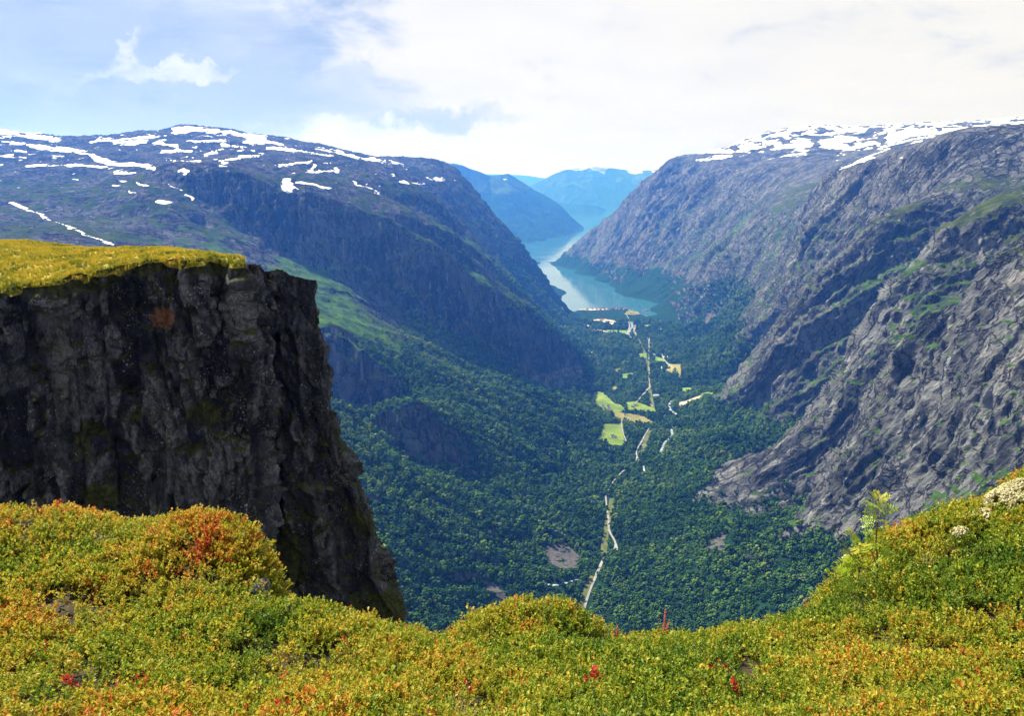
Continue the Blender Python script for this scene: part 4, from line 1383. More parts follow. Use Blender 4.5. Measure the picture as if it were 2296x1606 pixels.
def leaf_quads(V, F, own, base, d, side, up, L, Wd, o_val, fold=0.25):
    """a folded oval leaf: 8 vertices, 6 faces (as triangles)"""
    o_ = len(V)
    V += [base, base + d * L * .34 + side * Wd * .5 + up * fold * Wd, base + d * L * .34, base + d * L * .34 - side * Wd * .5 + up * fold * Wd,
          base + d * L * .72 + side * Wd * .40 + up * fold * Wd * .8, base + d * L * .74, base + d * L * .72 - side * Wd * .40 + up * fold * Wd * .8, base + d * L - up * Wd * .15]
    F += [(o_, o_ + 1, o_ + 2), (o_, o_ + 2, o_ + 3), (o_ + 1, o_ + 4, o_ + 5), (o_ + 1, o_ + 5, o_ + 2), (o_ + 2, o_ + 5, o_ + 6), (o_ + 2, o_ + 6, o_ + 3), (o_ + 4, o_ + 7, o_ + 5), (o_ + 5, o_ + 7, o_ + 6)]
    own += [o_val] * 8


def unit(v):
    return v / (np.linalg.norm(v) + 1e-9)


def sprig_mesh(name, seed, nl=13, hgt=0.13, L=0.0170, stemw=0.0011, tone=0.16):
    """bilberry twig: a bent stem with two side shoots and small oval leaves"""
    r = np.random.default_rng(seed)
    V, F, own, sV, sF = [], [], [], [], []

    def shoot(p0, d0, length, n):
        p = p0.copy(); d = d0.copy()
        pts_ = [p.copy()]
        for i in range(n):
            d = unit(d + r.normal(0, .16, 3) + np.array((0, 0, .05)))
            p = p + d * length / n
            pts_.append(p.copy())
            a = r.uniform(0, 6.28)
            sd = unit(np.cross(d, np.array((math.cos(a), math.sin(a), .3))))
            ld = unit(sd * 1.0 + d * r.uniform(.25, 1.0) + np.array((0, 0, .25)))
            upv = unit(np.cross(ld, unit(np.cross(d, ld) + r.normal(0, .3, 3))))
            if upv[2] < 0: upv = -upv
            side = unit(np.cross(ld, upv))
            l_ = L * r.uniform(.7, 1.25) * (0.75 + 0.4 * i / n)
            leaf_quads(V, F, own, p, ld, side, upv, l_, l_ * r.uniform(.55, .72), r.uniform(-tone, tone) + 0.10 * (i / n - .5))
        ld = unit(d)
        side = unit(np.cross(ld, r.normal(size=3)))
        leaf_quads(V, F, own, p, ld, side, unit(np.cross(side, ld)), L, L * .6, r.uniform(-tone, tone) + .05)
        return pts_
    lines = [shoot(np.array((0, 0, 0.25 * hgt)), unit(np.array((r.normal(0, .2), r.normal(0, .2), 1))), hgt * .75, nl)]
    for k_ in range(2):
        a = r.uniform(0, 6.28)
        lines.append(shoot(lines[0][nl // 4 + 2 * k_], unit(np.array((math.cos(a) * .8, math.sin(a) * .8, .8))), hgt * .5, nl * 2 // 3))
    lines[0].insert(0, np.zeros(3))
    for ln in lines:
        for p, q in zip(ln[:-1], ln[1:]):
            d = unit(q - p); s1 = unit(np.cross(d, np.array((.3, .9, .1)))); s2 = np.cross(d, s1)
            o_ = len(V)
            for c, s_ in ((1, 0), (-.5, .87), (-.5, -.87)):
                V.append(p + (s1 * c + s2 * s_) * stemw)
            for c, s_ in ((1, 0), (-.5, .87), (-.5, -.87)):
                V.append(q + (s1 * c + s2 * s_) * stemw)
            for i in range(3):
                j = (i + 1) % 3
                F += [(o_ + i, o_ + j, o_ + 3 + j), (o_ + i, o_ + 3 + j, o_ + 3 + i)]
            own += [0.25] * 6
    me = mesh_np(name, np.array(V), np.array(F), False)
    fattr(me, 'own', own)
    return me


BILB = [(0.0, (0.035, 0.080, 0.008)), (0.22, (0.12, 0.21, 0.015)), (0.42, (0.29, 0.34, 0.026)), (0.60, (0.50, 0.42, 0.038)), (0.75, (0.54, 0.27, 0.030)), (0.88, (0.55, 0.13, 0.028)), (1.0, (0.45, 0.035, 0.02))]
M_bilb = leaf_mat('bilberry_leaves', BILB, 0.5, 0.22, 0.42)
SPRIGS = [proto('sprig_shape', sprig_mesh('sprig_shape', 20 + s_), M_bilb) for s_ in range(8)]
r = np.random.default_rng(12)
A = quad_area(PF)
uF, vF = project(PF[..., 0], PF[..., 1], PF[..., 2])
vis = (uF[:-1, :-1] > -260) & (uF[:-1, :-1] < 2560) & (vF[:-1, :-1] > 950) & (vF[:-1, :-1] < 1760) & (PF[:-1, :-1, 1] > 2.2) & (PF[:-1, :-1, 1] < 6.9)
dn = 0.08 + 0.92 * sstep(-0.30, 0.10, fbm(PF[..., 0] / 0.5, PF[..., 1] / 0.5, 2.2, 4))[:-1, :-1]
lam = np.where(vis, A * 1600 * dn, 0)
cnt = r.poisson(lam)
ii, jj_ = np.nonzero(cnt); rep = cnt[ii, jj_]; ii = np.repeat(ii, rep); jj_ = np.repeat(jj_, rep)
a, b_ = r.random(len(ii))[:, None], r.random(len(ii))[:, None]
P = (PF[ii, jj_] * (1 - a) + PF[ii + 1, jj_] * a) * (1 - b_) + (PF[ii, jj_ + 1] * (1 - a) + PF[ii + 1, jj_ + 1] * a) * b_
nrm = NF[ii, jj_]
n = len(P)
uP, vP = project(P[:, 0], P[:, 1], P[:, 2])
big = fbm(P[:, 0] / 1.1, P[:, 1] / 1.1, 0.2, 3)
mid = fbm(P[:, 0] / 0.22 + 4, P[:, 1] / 0.22, 0.9, 3)
leftness = sstep(1750, 500, uP)
hum = np.exp(-(((uP - 440) / 160) ** 2 + ((vP - 1235) / 75) ** 2))
tint = 0.335 + 0.135 * leftness + 0.04 * sstep(1480, 1600, vP) + 0.38 * big + 0.30 * mid + r.normal(0, .10, n) + 0.17 * hum
rare = (fbm(P[:, 0] / 0.12 + 50, P[:, 1] / 0.12, 3.3, 2) > 0.52) * r.uniform(0.05, 0.30, n)
tint = np.clip(tint + rare, 0.04, 0.99)
patchy = fbm(P[:, 0] / 0.45 + 8, P[:, 1] / 0.45, 6.2, 3)
sc_ = r.uniform(.70, 1.2, n) * (1 + 0.25 * mid) * (1 + 0.35 * patchy)
lean = np.stack([nrm[:, 1] * -0.7, nrm[:, 0] * 0.7], 1)
print('sprigs', n)
scatter('bilberry_heath', P, np.stack([lean[:, 0] + r.normal(0, .30, n), lean[:, 1] + r.normal(0, .30, n), r.uniform(0, 6.28, n)], 1), np.stack([sc_] * 3, 1), r.integers(0, 8, n), SPRIGS,
        {'tint': tint}, 'low bilberry heath with yellow green and rusty leaves in the foreground', 'heath')

# thin grass blades standing between the twigs
M_thin = leaf_mat('heath_grass_blades', [(0.0, (0.14, 0.20, 0.02)), (0.5, (0.38, 0.36, 0.08)), (1.0, (0.62, 0.50, 0.24))], 0.5, 0.3, 0.35)
THIN = [proto('blade_shape', blade_tuft('blade_shape', 40 + s_, 4, 0.22, 0.0014, 0.9), M_thin) for s_ in range(4)]
sel = np.flatnonzero(r.random(n) < 0.045 * sstep(-0.1, 0.35, fbm(P[:, 0] / 0.6 + 3, P[:, 1] / 0.6, 9.1, 3)) + 0.006)
m_ = len(sel)
print('blades', m_)
sg = r.uniform(.6, 1.05, m_)
scatter('heath_grass', P[sel], np.stack([r.normal(0, .3, m_), r.normal(0, .3, m_), r.uniform(0, 6.28, m_)], 1), np.stack([sg] * 3, 1), r.integers(0, 4, m_), THIN,
        {'tint': r.uniform(0.1, 0.95, m_)}, 'thin pale grass blades scattered through the foreground heath', 'grass')
# ------------------------------------------------------------------ fields, roads and streams of the valley
def A5(px, py):
    return 1240.5 + px * .28087, 648.4 + py * .28087


def A7(px, py):
    return 676.6 + px * .4175, 845.8 + py * .4175


def hits(f, pts_):
    return np.array([ray_hit(*f(*p)) for p in pts_])


GXc = np.arange(-500, 1900, 4.0); GYc = np.arange(1000, 7000, 4.0)
CLEAR = np.zeros((len(GYc), len(GXc)), bool)


def in_poly(x, y, poly):
    ins = np.zeros(x.shape, bool)
    n_ = len(poly)
    for i in range(n_):
        x0, y0 = poly[i][:2]; x1, y1 = poly[(i + 1) % n_][:2]
        c = ((y0 > y) != (y1 > y)) & (x < (x1 - x0) * (y - y0) / (y1 - y0 + 1e-9) + x0)
        ins ^= c
    return ins


def seg_dist(x, y, a, b):
    dx, dy = b[0] - a[0], b[1] - a[1]
    t_ = np.clip(((x - a[0]) * dx + (y - a[1]) * dy) / (dx * dx + dy * dy + 1e-9), 0, 1)
    return np.hypot(x - a[0] - t_ * dx, y - a[1] - t_ * dy)


def clear_poly(poly):
    gx_, gy_ = np.meshgrid(GXc, GYc)
    lo, hi = poly[:, :2].min(0) - 26, poly[:, :2].max(0) + 8
    m = (gx_ > lo[0]) & (gx_ < hi[0]) & (gy_ > lo[1]) & (gy_ < hi[1])
    for s_ in (0, 7, 14, 22):
        CLEAR[m] |= in_poly(gx_[m], gy_[m] + s_, poly)


def clear_line(pl, d):
    gx_, gy_ = np.meshgrid(GXc, GYc)
    for a, b in zip(pl[:-1], pl[1:]):
        lo, hi = np.minimum(a, b)[:2] - d - 4, np.maximum(a, b)[:2] + d + 4
        i0, i1 = np.searchsorted(GYc, (lo[1], hi[1])); j0_, j1 = np.searchsorted(GXc, (lo[0], hi[0]))
        sx, sy = gx_[i0:i1, j0_:j1], gy_[i0:i1, j0_:j1]
        if sx.size:
            CLEAR[i0:i1, j0_:j1] |= seg_dist(sx, sy, a, b) < d


def is_clear(x, y):
    i = np.clip(((y - GYc[0]) / 4 + .5).astype(int), 0, len(GYc) - 1); j = np.clip(((x - GXc[0]) / 4 + .5).astype(int), 0, len(GXc) - 1)
    return ~CLEAR[i, j]


def simple_mat(name, ca, cb, scale, rough=0.9):
    m, t, b, out = material(name)
    tcx = t.node('ShaderNodeTexCoord').outputs['Object']
    t.link(t.mix(t.ramp(t.noise(tcx, scale, 5, .65), .35, .65), ca, cb), b.inputs['Base Color'])
    b.inputs['Roughness'].default_value = rough
    return m


M_mead = [simple_mat('meadow_grass', (0.085, 0.15, 0.012), (0.17, 0.23, 0.022), 0.02), simple_mat('hay_meadow', (0.15, 0.15, 0.03), (0.25, 0.21, 0.06), 0.03), simple_mat('bright_meadow', (0.10, 0.19, 0.014), (0.16, 0.25, 0.02), 0.03)]
M_cut = simple_mat('cut_strip_grass', (0.055, 0.080, 0.016), (0.12, 0.125, 0.03), 0.04)
M_road = simple_mat('road_surface', (0.20, 0.19, 0.175), (0.30, 0.285, 0.26), 0.05)
M_grav = simple_mat('gravel', (0.30, 0.25, 0.18), (0.50, 0.42, 0.31), 0.06)
M_scree = simple_mat('scree', (0.045, 0.041, 0.038), (0.10, 0.09, 0.082), 0.12)
M_river, tr_, br_, _o = material('river_water')
tcx = tr_.node('ShaderNodeTexCoord').outputs['Object']
tr_.link(tr_.mix(tr_.ramp(tr_.noise(tcx, 0.12, 4, .7), .42, .62), (0.06, 0.11, 0.13), (0.55, 0.58, 0.60)), br_.inputs['Base Color'])
br_.inputs['Roughness'].default_value = 0.15


def patch(name, poly, mat, step=6.0, lift=0.6):
    clear_poly(poly)
    lo, hi = poly[:, :2].min(0), poly[:, :2].max(0)
    xs, ys = np.arange(lo[0], hi[0] + step, step), np.arange(lo[1], hi[1] + step, step)
    gx_, gy_ = np.meshgrid(xs, ys)
    gz_ = ztop(gx_, gy_) + lift
    q = grid_quads(len(ys), len(xs))
    V_ = np.stack([gx_, gy_, gz_], -1).reshape(-1, 3)
    c = V_[q].mean(1)
    wa = 12.0 if name == 'scree' else 5.0
    keep_ = in_poly(c[:, 0] + wa * fbm(c[:, 0] / 26, c[:, 1] / 26, 0.4, 3), c[:, 1] + wa * fbm(c[:, 0] / 26 + 9, c[:, 1] / 26, 0.4, 3), poly)
    if name == 'scree':
        keep_ &= fbm(c[:, 0] / 17, c[:, 1] / 17, 2.4, 3) > -0.26
    q = q[keep_]
    if not len(q):
        return
    ids = np.unique(q); rm = np.zeros(len(V_), np.int32); rm[ids] = np.arange(len(ids))
    me_ = mesh_np(name, V_[ids], rm[q])
    return tag(obj(name, me_, mat), kind='structure')


def ribbon(name, P_, w, mat, lift=1.0, clr=None):
    s_ = np.concatenate([[0], np.cumsum(np.linalg.norm(np.diff(P_[:, :2], axis=0), axis=1))])
    n_ = max(3, int(s_[-1] / 9))
    q_ = np.linspace(0, s_[-1], n_)
    xy = np.stack([np.interp(q_, s_, P_[:, 0]), np.interp(q_, s_, P_[:, 1])], 1)
    if n_ > 6:
        for _ in range(3):
            xy[1:-1] = 0.25 * xy[:-2] + 0.5 * xy[1:-1] + 0.25 * xy[2:]
    clear_line(xy, clr if clr is not None else w / 2 + 7)
    d = np.gradient(xy, axis=0); d /= np.linalg.norm(d, axis=1, keepdims=True) + 1e-9
    nn_ = np.stack([-d[:, 1], d[:, 0]], 1)
    wv_ = w / 2 * (1 + 0.25 * fbm(q_ / 60, 0.3, 0.1, 2))[:, None]
    rows_ = []
    for k_ in (-1, 0, 1):
        p = xy + nn_ * wv_ * k_
        rows_.append(np.column_stack([p, ztop(p[:, 0], p[:, 1]) + lift]))
    V_ = np.array(rows_)
    return tag(obj(name, mesh_np(name, V_.reshape(-1, 3), grid_quads(3, n_)), mat), kind='structure')


for poly, mi in (([(340, 835), (400, 835), (450, 880), (480, 910), (560, 965), (500, 978), (495, 1030), (470, 985), (400, 960), (340, 915), (320, 880)], 0),
                 ([(500, 980), (600, 1000), (660, 1006), (720, 1025), (780, 1060), (700, 1075), (560, 1050), (497, 1030)], 1),
                 ([(410, 1090), (550, 1085), (545, 1140), (560, 1190), (550, 1240), (480, 1240), (360, 1195), (400, 1150)], 0),
                 ([(580, 910), (650, 905), (800, 960), (800, 985), (700, 975), (600, 962)], 0), ([(545, 680), (640, 670), (590, 725), (550, 710)], 2),
                 ([(815, 540), (880, 560), (920, 605), (860, 585), (812, 578)], 2), ([(890, 598), (1010, 605), (1012, 690), (970, 660), (930, 632)], 1),
                 ([(1015, 792), (1100, 788), (1085, 835), (1045, 830)], 2), ([(430, 328), (582, 332), (572, 357), (440, 352)], 2), ([(718, 288), (777, 284), (772, 312), (728, 310)], 0),
                 ([(575, 200), (590, 180), (700, 178), (715, 192), (640, 206)], 1), ([(600, 160), (680, 156), (700, 168), (610, 174)], 0), ([(1170, 835), (1280, 830), (1260, 850), (1180, 865)], 0), ([(598, 378), (655, 382), (642, 408), (600, 404)], 0), ([(480, 640), (532, 634), (522, 668), (484, 668)], 1), ([(680, 518), (745, 514), (738, 546), (690, 552)], 0),
                 ([(825, 318), (864, 314), (862, 338), (830, 340)], 2), ([(470, 785), (500, 780), (505, 800), (475, 806)], 1), ([(905, 640), (960, 640), (940, 670), (900, 662)], 1), ([(720, 200), (780, 190), (790, 205), (740, 216)], 0)):
    pa = np.array(poly, float)
    pa = pa.mean(0) + (pa - pa.mean(0)) * 1.12
    patch('meadow', hits(A5, pa), M_mead[mi])
patch('gravel_pit', hits(A5, [(982, 905), (1040, 900), (1090, 882), (1175, 848), (1172, 872), (1100, 900), (1060, 925), (1010, 942)]), M_grav)
patch('gravel_yard', hits(A5, [(310, 245), (380, 238), (480, 250), (515, 268), (470, 284), (380, 275)]), M_grav, 8)
patch('gravel_yard', hits(A5, [(195, 140), (330, 140), (440, 150), (430, 166), (300, 170), (200, 166)]), M_grav, 10)
patch('gravel_yard', hits(A5, [(795, 846), (850, 846), (848, 866), (800, 866)]), M_grav, 5)
patch('scree', hits(A7, [(1290, 920), (1350, 905), (1420, 890), (1500, 970), (1480, 1025), (1400, 1032), (1320, 990)]), M_scree)
patch('scree', hits(A7, [(960, 1085), (1010, 1105), (1110, 1190), (1090, 1200), (1010, 1150)]), M_scree)
patch('scree', hits(A7, [(2150, 935), (2200, 880), (2260, 850), (2296, 860), (2262, 942)]), M_scree)
patch('scree', hits(A5, [(1190, 270), (1230, 195), (1255, 190), (1310, 215), (1250, 265), (1205, 285)]), M_scree, 8)
patch('scree', hits(A7, [(1280, 375), (1310, 370), (1370, 440), (1350, 455)]), M_scree)
# open strip under the power line
for f, pl, w in ((A5, [(655, 360), (690, 420), (720, 490), (745, 580), (760, 690), (772, 800), (782, 880), (800, 985)], 16), (A5, [(775, 1130), (740, 1210), (710, 1330)], 16),
                 (A7, [(1668, 650), (1640, 800), (1618, 960)], 15), (A7, [(1570, 1070), (1525, 1170), (1480, 1290)], 15)):
    ribbon('cut_strip', hits(f, pl), w, M_cut, 0.5, w / 2)
for f, pl, w in ((A5, [(660, 1015), (600, 1035), (545, 1052), (548, 1110), (560, 1160), (585, 1228)], 7), (A5, [(862, 1038), (820, 1065), (780, 1086)], 8), (A5, [(735, 1162), (705, 1222), (668, 1285), (660, 1320), (677, 1358)], 7),
                 (A5, [(705, 1248), (746, 1256)], 7), (A5, [(772, 790), (735, 828), (700, 862), (658, 908)], 9), (A5, [(836, 508), (868, 522), (880, 560), (935, 612), (957, 642)], 10), (A5, [(985, 665), (1012, 712)], 10),
                 (A5, [(767, 393), (762, 440), (766, 472)], 12), (A5, [(600, 262), (610, 300), (596, 340), (574, 372)], 14), (A5, [(655, 288), (652, 315), (636, 342), (662, 362)], 14), (A5, [(768, 920), (795, 938)], 7),
                 (A7, [(1632, 640), (1638, 720), (1648, 832)], 7), (A7, [(1678, 878), (1692, 912), (1691, 945)], 6), (A7, [(1622, 975), (1590, 1042), (1565, 1110), (1532, 1200), (1508, 1285)], 6.5), (A7, [(1508, 1285), (1490, 1350)], 6)):
    ribbon('road', hits(f, pl), w * .62, M_road, 1.3, w * .31 + 5)
DD = lambda a_, b_: (a_, b_)
for pl in ([(1306, 1382), (1315, 1347), (1330, 1309), (1346, 1275), (1353, 1254), (1372, 1240), (1382, 1225), (1378, 1212), (1366, 1195), (1361, 1146), (1358, 1113), (1372, 1085), (1400, 1055), (1428, 1032), (1427, 1012), (1440, 990), (1447, 975), (1460, 953), (1483, 939), (1492, 930)],
           [(1425, 903), (1437, 890), (1457, 870), (1456, 850), (1455, 820), (1455, 790), (1454, 768), (1448, 752), (1425, 748), (1420, 735), (1412, 722), (1405, 705)]):
    ribbon('road', hits(DD, pl), 4.2, M_road, 1.2, 5.0)
for f, pl, w in ((A5, [(945, 893), (922, 930), (930, 966), (960, 990), (1000, 1012)], 13), (A5, [(938, 1118), (950, 1150), (950, 1185), (892, 1222), (872, 1270), (850, 1324)], 11), (A5, [(626, 262), (632, 300), (605, 345), (596, 376)], 20),
                 (A5, [(800, 515), (812, 540)], 14), (A5, [(862, 615), (866, 650)], 12), (A7, [(1290, 1108), (1340, 1125), (1385, 1124), (1485, 1092)], 5), (A7, [(1835, 480), (1842, 520)], 6)):
    ribbon('river', hits(f, pl), w * .8, M_river, 0.9, w * .4 + 5)
ribbon('river_bank', hits(A5, [(245, 282), (330, 322), (430, 350), (550, 362)]), 42, M_grav, 0.8, 26)
ribbon('scree', hits(A5, [(275, 484), (330, 525), (380, 562), (460, 600), (545, 622)]), 13, M_grav, 0.8, 10)

# ------------------------------------------------------------------ houses
def house_mesh(wx_, wy_, h, rf):
    x, y = wx_ / 2, wy_ / 2
    V_ = [(-x, -y, -2), (x, -y, -2), (x, y, -2), (-x, y, -2), (-x, -y, h), (x, -y, h), (x, y, h), (-x, y, h), (-x, 0, h + rf), (x, 0, h + rf)]
    wall = bpy.data.meshes.new('wall')
    wall.from_pydata(V_, [], [(0, 1, 5, 4), (2, 3, 7, 6), (1, 2, 6, 9, 5), (3, 0, 4, 8, 7)])
    e, th_ = 0.6, 0.35
    k_ = rf / y
    R_ = []
    for dz in (0.05, th_):
        R_ += [(-x - e, -y - e, h - e * k_ + dz), (x + e, -y - e, h - e * k_ + dz), (x + e, 0, h + rf + dz), (-x - e, 0, h + rf + dz), (x + e, y + e, h - e * k_ + dz), (-x - e, y + e, h - e * k_ + dz)]
    roof = bpy.data.meshes.new('roof')
    roof.from_pydata(R_, [], [(6, 7, 8, 9), (9, 8, 10, 11), (0, 3, 2, 1), (3, 5, 4, 2), (0, 1, 7, 6), (4, 5, 11, 10), (0, 6, 9, 3), (3, 9, 11, 5), (1, 2, 8, 7), (2, 4, 10, 8)])
    win = bpy.data.meshes.new('window')
    wv_ = []; wf = []
    for sx in (-0.5, 0.5):
        cx = sx * x
        o_ = len(wv_)
        wv_ += [(cx - .6, -y - .03, h * .35), (cx + .6, -y - .03, h * .35), (cx + .6, -y - .03, h * .75), (cx - .6, -y - .03, h * .75)]
        wf.append((o_, o_ + 1, o_ + 2, o_ + 3))
    win.from_pydata(wv_, [], wf)
    return wall, roof


M_wh = simple_mat('white_boards', (0.62, 0.61, 0.58), (0.74, 0.73, 0.70), 0.6)
M_rd = simple_mat('red_boards', (0.25, 0.045, 0.03), (0.33, 0.06, 0.04), 0.6)
M_sl = simple_mat('slate_roof', (0.10, 0.10, 0.11), (0.18, 0.18, 0.19), 0.6)
M_rr = simple_mat('red_roof', (0.42, 0.06, 0.035), (0.52, 0.09, 0.05), 0.6)
M_lr = simple_mat('metal_roof', (0.50, 0.50, 0.50), (0.62, 0.62, 0.62), 0.6)
HM = {}


def house(name, u, v, size, wall_m, roof_m, rot, label, cat_, group):
    key = (size, wall_m.name, roof_m.name)
    if key not in HM:
        a_, b_ = house_mesh(*size)
        a_.materials.append(wall_m); b_.materials.append(roof_m)
        HM[key] = (a_, b_)
    p = ray_hit(u, v)
    o_ = empty(name, (p[0], p[1], float(ztop(np.array([p[0]]), np.array([p[1]]))[0])))
    o_.rotation_euler = (0, 0, rot)
    tag(o_, label, cat_, group)
    for nm, me_ in zip(('wall', 'roof'), HM[key]):
        link(bpy.data.objects.new(nm, me_), o_)
    clear_line(np.array([p[:2] - 6, p[:2] + 6]), size[0] * .8 + 6)
    if p[1] > 3000:
        clear_line(np.array([p[:2], p[:2] + np.array((-p[0], -p[1])) / np.linalg.norm(p[:2]) * 34]), 10)


SM, MD, LG = (9, 7, 4.5, 3.0), (12, 8, 5, 3.5), (34, 16, 7, 4.0)
rh = np.random.default_rng(4)
for k_, (px, py, sz, wm, rm_) in enumerate(((395, 940, SM, M_wh, M_sl), (412, 957, SM, M_rd, M_sl), (436, 945, MD, M_wh, M_sl), (447, 966, MD, M_wh, M_sl), (463, 980, SM, M_rd, M_sl))):
    house('farmhouse', *A5(px, py), sz, wm, rm_, rh.uniform(-.5, .5), 'tiny %s farm building, %s of five on the upper green meadow' % ('red' if wm is M_rd else 'white', ('leftmost', 'second from left', 'middle one', 'fourth from left', 'rightmost')[k_]), 'house', 'farm buildings on the upper meadow')
house('farmhouse', *A5(655, 938), (16, 10, 6, 4), M_wh, M_sl, 0.3, 'largest pale farmhouse on the narrow meadow beside the power line clearing', 'house', None)
house('barn', *A5(635, 946), MD, M_rd, M_sl, -0.2, 'small red barn left of the large pale farmhouse', 'barn', None)
house('farmhouse', *A5(571, 1008), SM, M_wh, M_sl, 0.2, 'tiny lone house on the hay meadow above the bend in the road', 'house', None)
house('farmhouse', *A5(680, 1010), SM, M_wh, M_sl, -0.3, 'tiny lone house at the right end of the hay meadow', 'house', None)
for px, py, sd_ in ((581, 1108, 'left'), (640, 1106, 'right')):
    house('cabin', *A5(px, py), SM, M_wh, M_sl, 0.1, 'tiny pale cabin, the %s of two among trees beside the road bend' % sd_, 'cabin', 'cabins right of the road bend')
for px, py, sz, sd_ in ((470, 1183, MD, 'larger left'), (492, 1190, SM, 'smaller right')):
    house('farmhouse', *A5(px, py), sz, M_wh, M_sl, 0.4, 'white farmhouse, the %s one on the nearest green meadow' % sd_, 'house', 'farmhouses on the nearest meadow')
house('shed', *A5(822, 856), (20, 9, 5, 3), M_wh, M_lr, 0.1, 'pale shed on a small gravel yard in the middle of the wood', 'shed', None)
house('shed', *A5(897, 548), (24, 12, 5, 3), M_wh, M_lr, 0.1, 'pale shed beside the winding road on the right valley side', 'shed', None)
house('workshop', *A5(385, 250), LG, M_wh, M_rr, 0.15, 'long workshop with a bright red roof on the gravel yard', 'workshop', None)
for px, py, sd_ in ((425, 258, 'next to'), (460, 266, 'second right of'), (495, 270, 'farthest right of')):
    house('workshop', *A5(px, py), (26, 14, 6, 3), M_wh, M_lr, 0.15, 'pale workshop %s the red roofed one on the gravel yard' % sd_, 'workshop', 'pale workshops on the gravel yard')
VL = [(292, 150), (310, 156), (330, 147), (345, 158), (362, 150), (378, 160), (395, 150), (410, 158), (425, 148), (450, 160), (480, 150), (498, 158), (512, 149), (530, 157), (548, 150), (565, 158), (580, 152), (640, 160), (660, 150), (690, 154), (720, 170), (735, 164), (752, 172), (768, 168), (270, 160), (235, 152)]
ORD = ['leftmost', 'second', 'third', 'fourth', 'fifth', 'sixth', 'seventh', 'eighth', 'ninth', 'tenth', 'eleventh', 'twelfth', 'thirteenth']
VL.sort()
for i, (px, py) in enumerate(VL):
    wm = M_wh if i % 4 else M_rd
    n_ = len(VL)
    wh = ORD[i] + (' from the left' if i else '') if i < 13 else ('rightmost' if i == n_ - 1 else ORD[n_ - 1 - i] + ' from the right')
    house('village_house', *A5(px, py + 6), (16, 11, 7, 5), wm, M_rr if i % 5 == 2 else M_sl, rh.uniform(-.7, .7),
          'tiny %s house, %s in the village at the fjord head' % ('white' if i % 4 else 'red', wh), 'house', 'houses of the fjord village')
# ------------------------------------------------------------------ single plants and stones of the foreground
def tube(V, F, pts_, radii, ns=6):
    o_ = len(V)
    P_ = [np.array(p, float) for p in pts_]
    for i, p in enumerate(P_):
        d = unit(P_[min(i + 1, len(P_) - 1)] - P_[max(i - 1, 0)])
        s1 = unit(np.cross(d, np.array((.31, .9, .12)))); s2 = np.cross(d, s1)
        for k_ in range(ns):
            a = 2 * math.pi * k_ / ns
            V.append(p + (s1 * math.cos(a) + s2 * math.sin(a)) * radii[i])
    for i in range(len(P_) - 1):
        for k_ in range(ns):
            a, b = o_ + i * ns + k_, o_ + i * ns + (k_ + 1) % ns
            F += [(a, b, b + ns), (a, b + ns, a + ns)]


def part(name, V, F, mat, parent, own=None, smooth=False):
    me_ = mesh_np(name, np.array(V), np.array(F), smooth)
    if own is not None:
        fattr(me_, 'own', own)
    o_ = obj(name, me_, mat)
    o_.parent = parent
    return o_


M_row = leaf_mat('rowan_leaves', [(0.0, (0.14, 0.26, 0.015)), (0.35, (0.34, 0.45, 0.03)), (0.6, (0.55, 0.52, 0.05)), (1.0, (0.70, 0.42, 0.05))], 0.4, 0.5, 0.4, inst=None)
M_twig = simple_mat('twig_bark', (0.10, 0.055, 0.035), (0.18, 0.11, 0.07), 30)
M_dead = simple_mat('dead_twig_bark', (0.22, 0.17, 0.13), (0.34, 0.28, 0.22), 30)


def Z4(px, py):
    return 1832.5 + px * .1931, 1043.1 + py * .1931


YR_ = 4.98
base = fg_hit(1965, 1330)
rw = empty('rowan_sapling', tuple(unproj(1968, 1262, YR_)))
rwp = np.array(rw.location)
tag(rw, 'young rowan sapling with feathery yellow green leaves on the right slope', 'sapling')


def z4(px, py, dy=0.0):
    return unproj(*Z4(px, py), YR_ + dy) - rwp


V, F = [], []
stem_line = [z4(700, 1250, .05), z4(690, 1000), z4(680, 920), z4(690, 760), z4(700, 640), z4(706, 520), z4(712, 430), z4(712, 395)]
tube(V, F, stem_line, [.006, .0055, .005, .0045, .004, .003, .0025, .002])
part('stem', V, F, M_twig, rw, smooth=True)
for ln, rad in (([(700, 1200), (640, 1030), (560, 930), (500, 870), (450, 810)], .0035), ([(720, 1320), (600, 1210), (470, 1090), (360, 1030)], .004), ([(640, 1430), (520, 1360), (420, 1300), (370, 1240)], .0035), ([(620, 1220), (500, 1200), (400, 1170)], .003)):
    V, F = [], []
    tube(V, F, [z4(*p, -.04) for p in ln], np.linspace(rad, rad * .5, len(ln)))
    part('branch', V, F, M_twig, rw, smooth=True)
V, F = [], []
tube(V, F, [z4(430, 1100), z4(345, 980), z4(300, 900), z4(270, 850), z4(235, 780), z4(195, 735), z4(172, 685)], [.004, .004, .0035, .003, .003, .0025, .0018])
tube(V, F, [z4(280, 865), z4(298, 825)], [.0025, .002])
part('dead_twig', V, F, M_dead, rw, smooth=True)['label'] = 'bare grey dead twig pointing up left'
rl = np.random.default_rng(31)


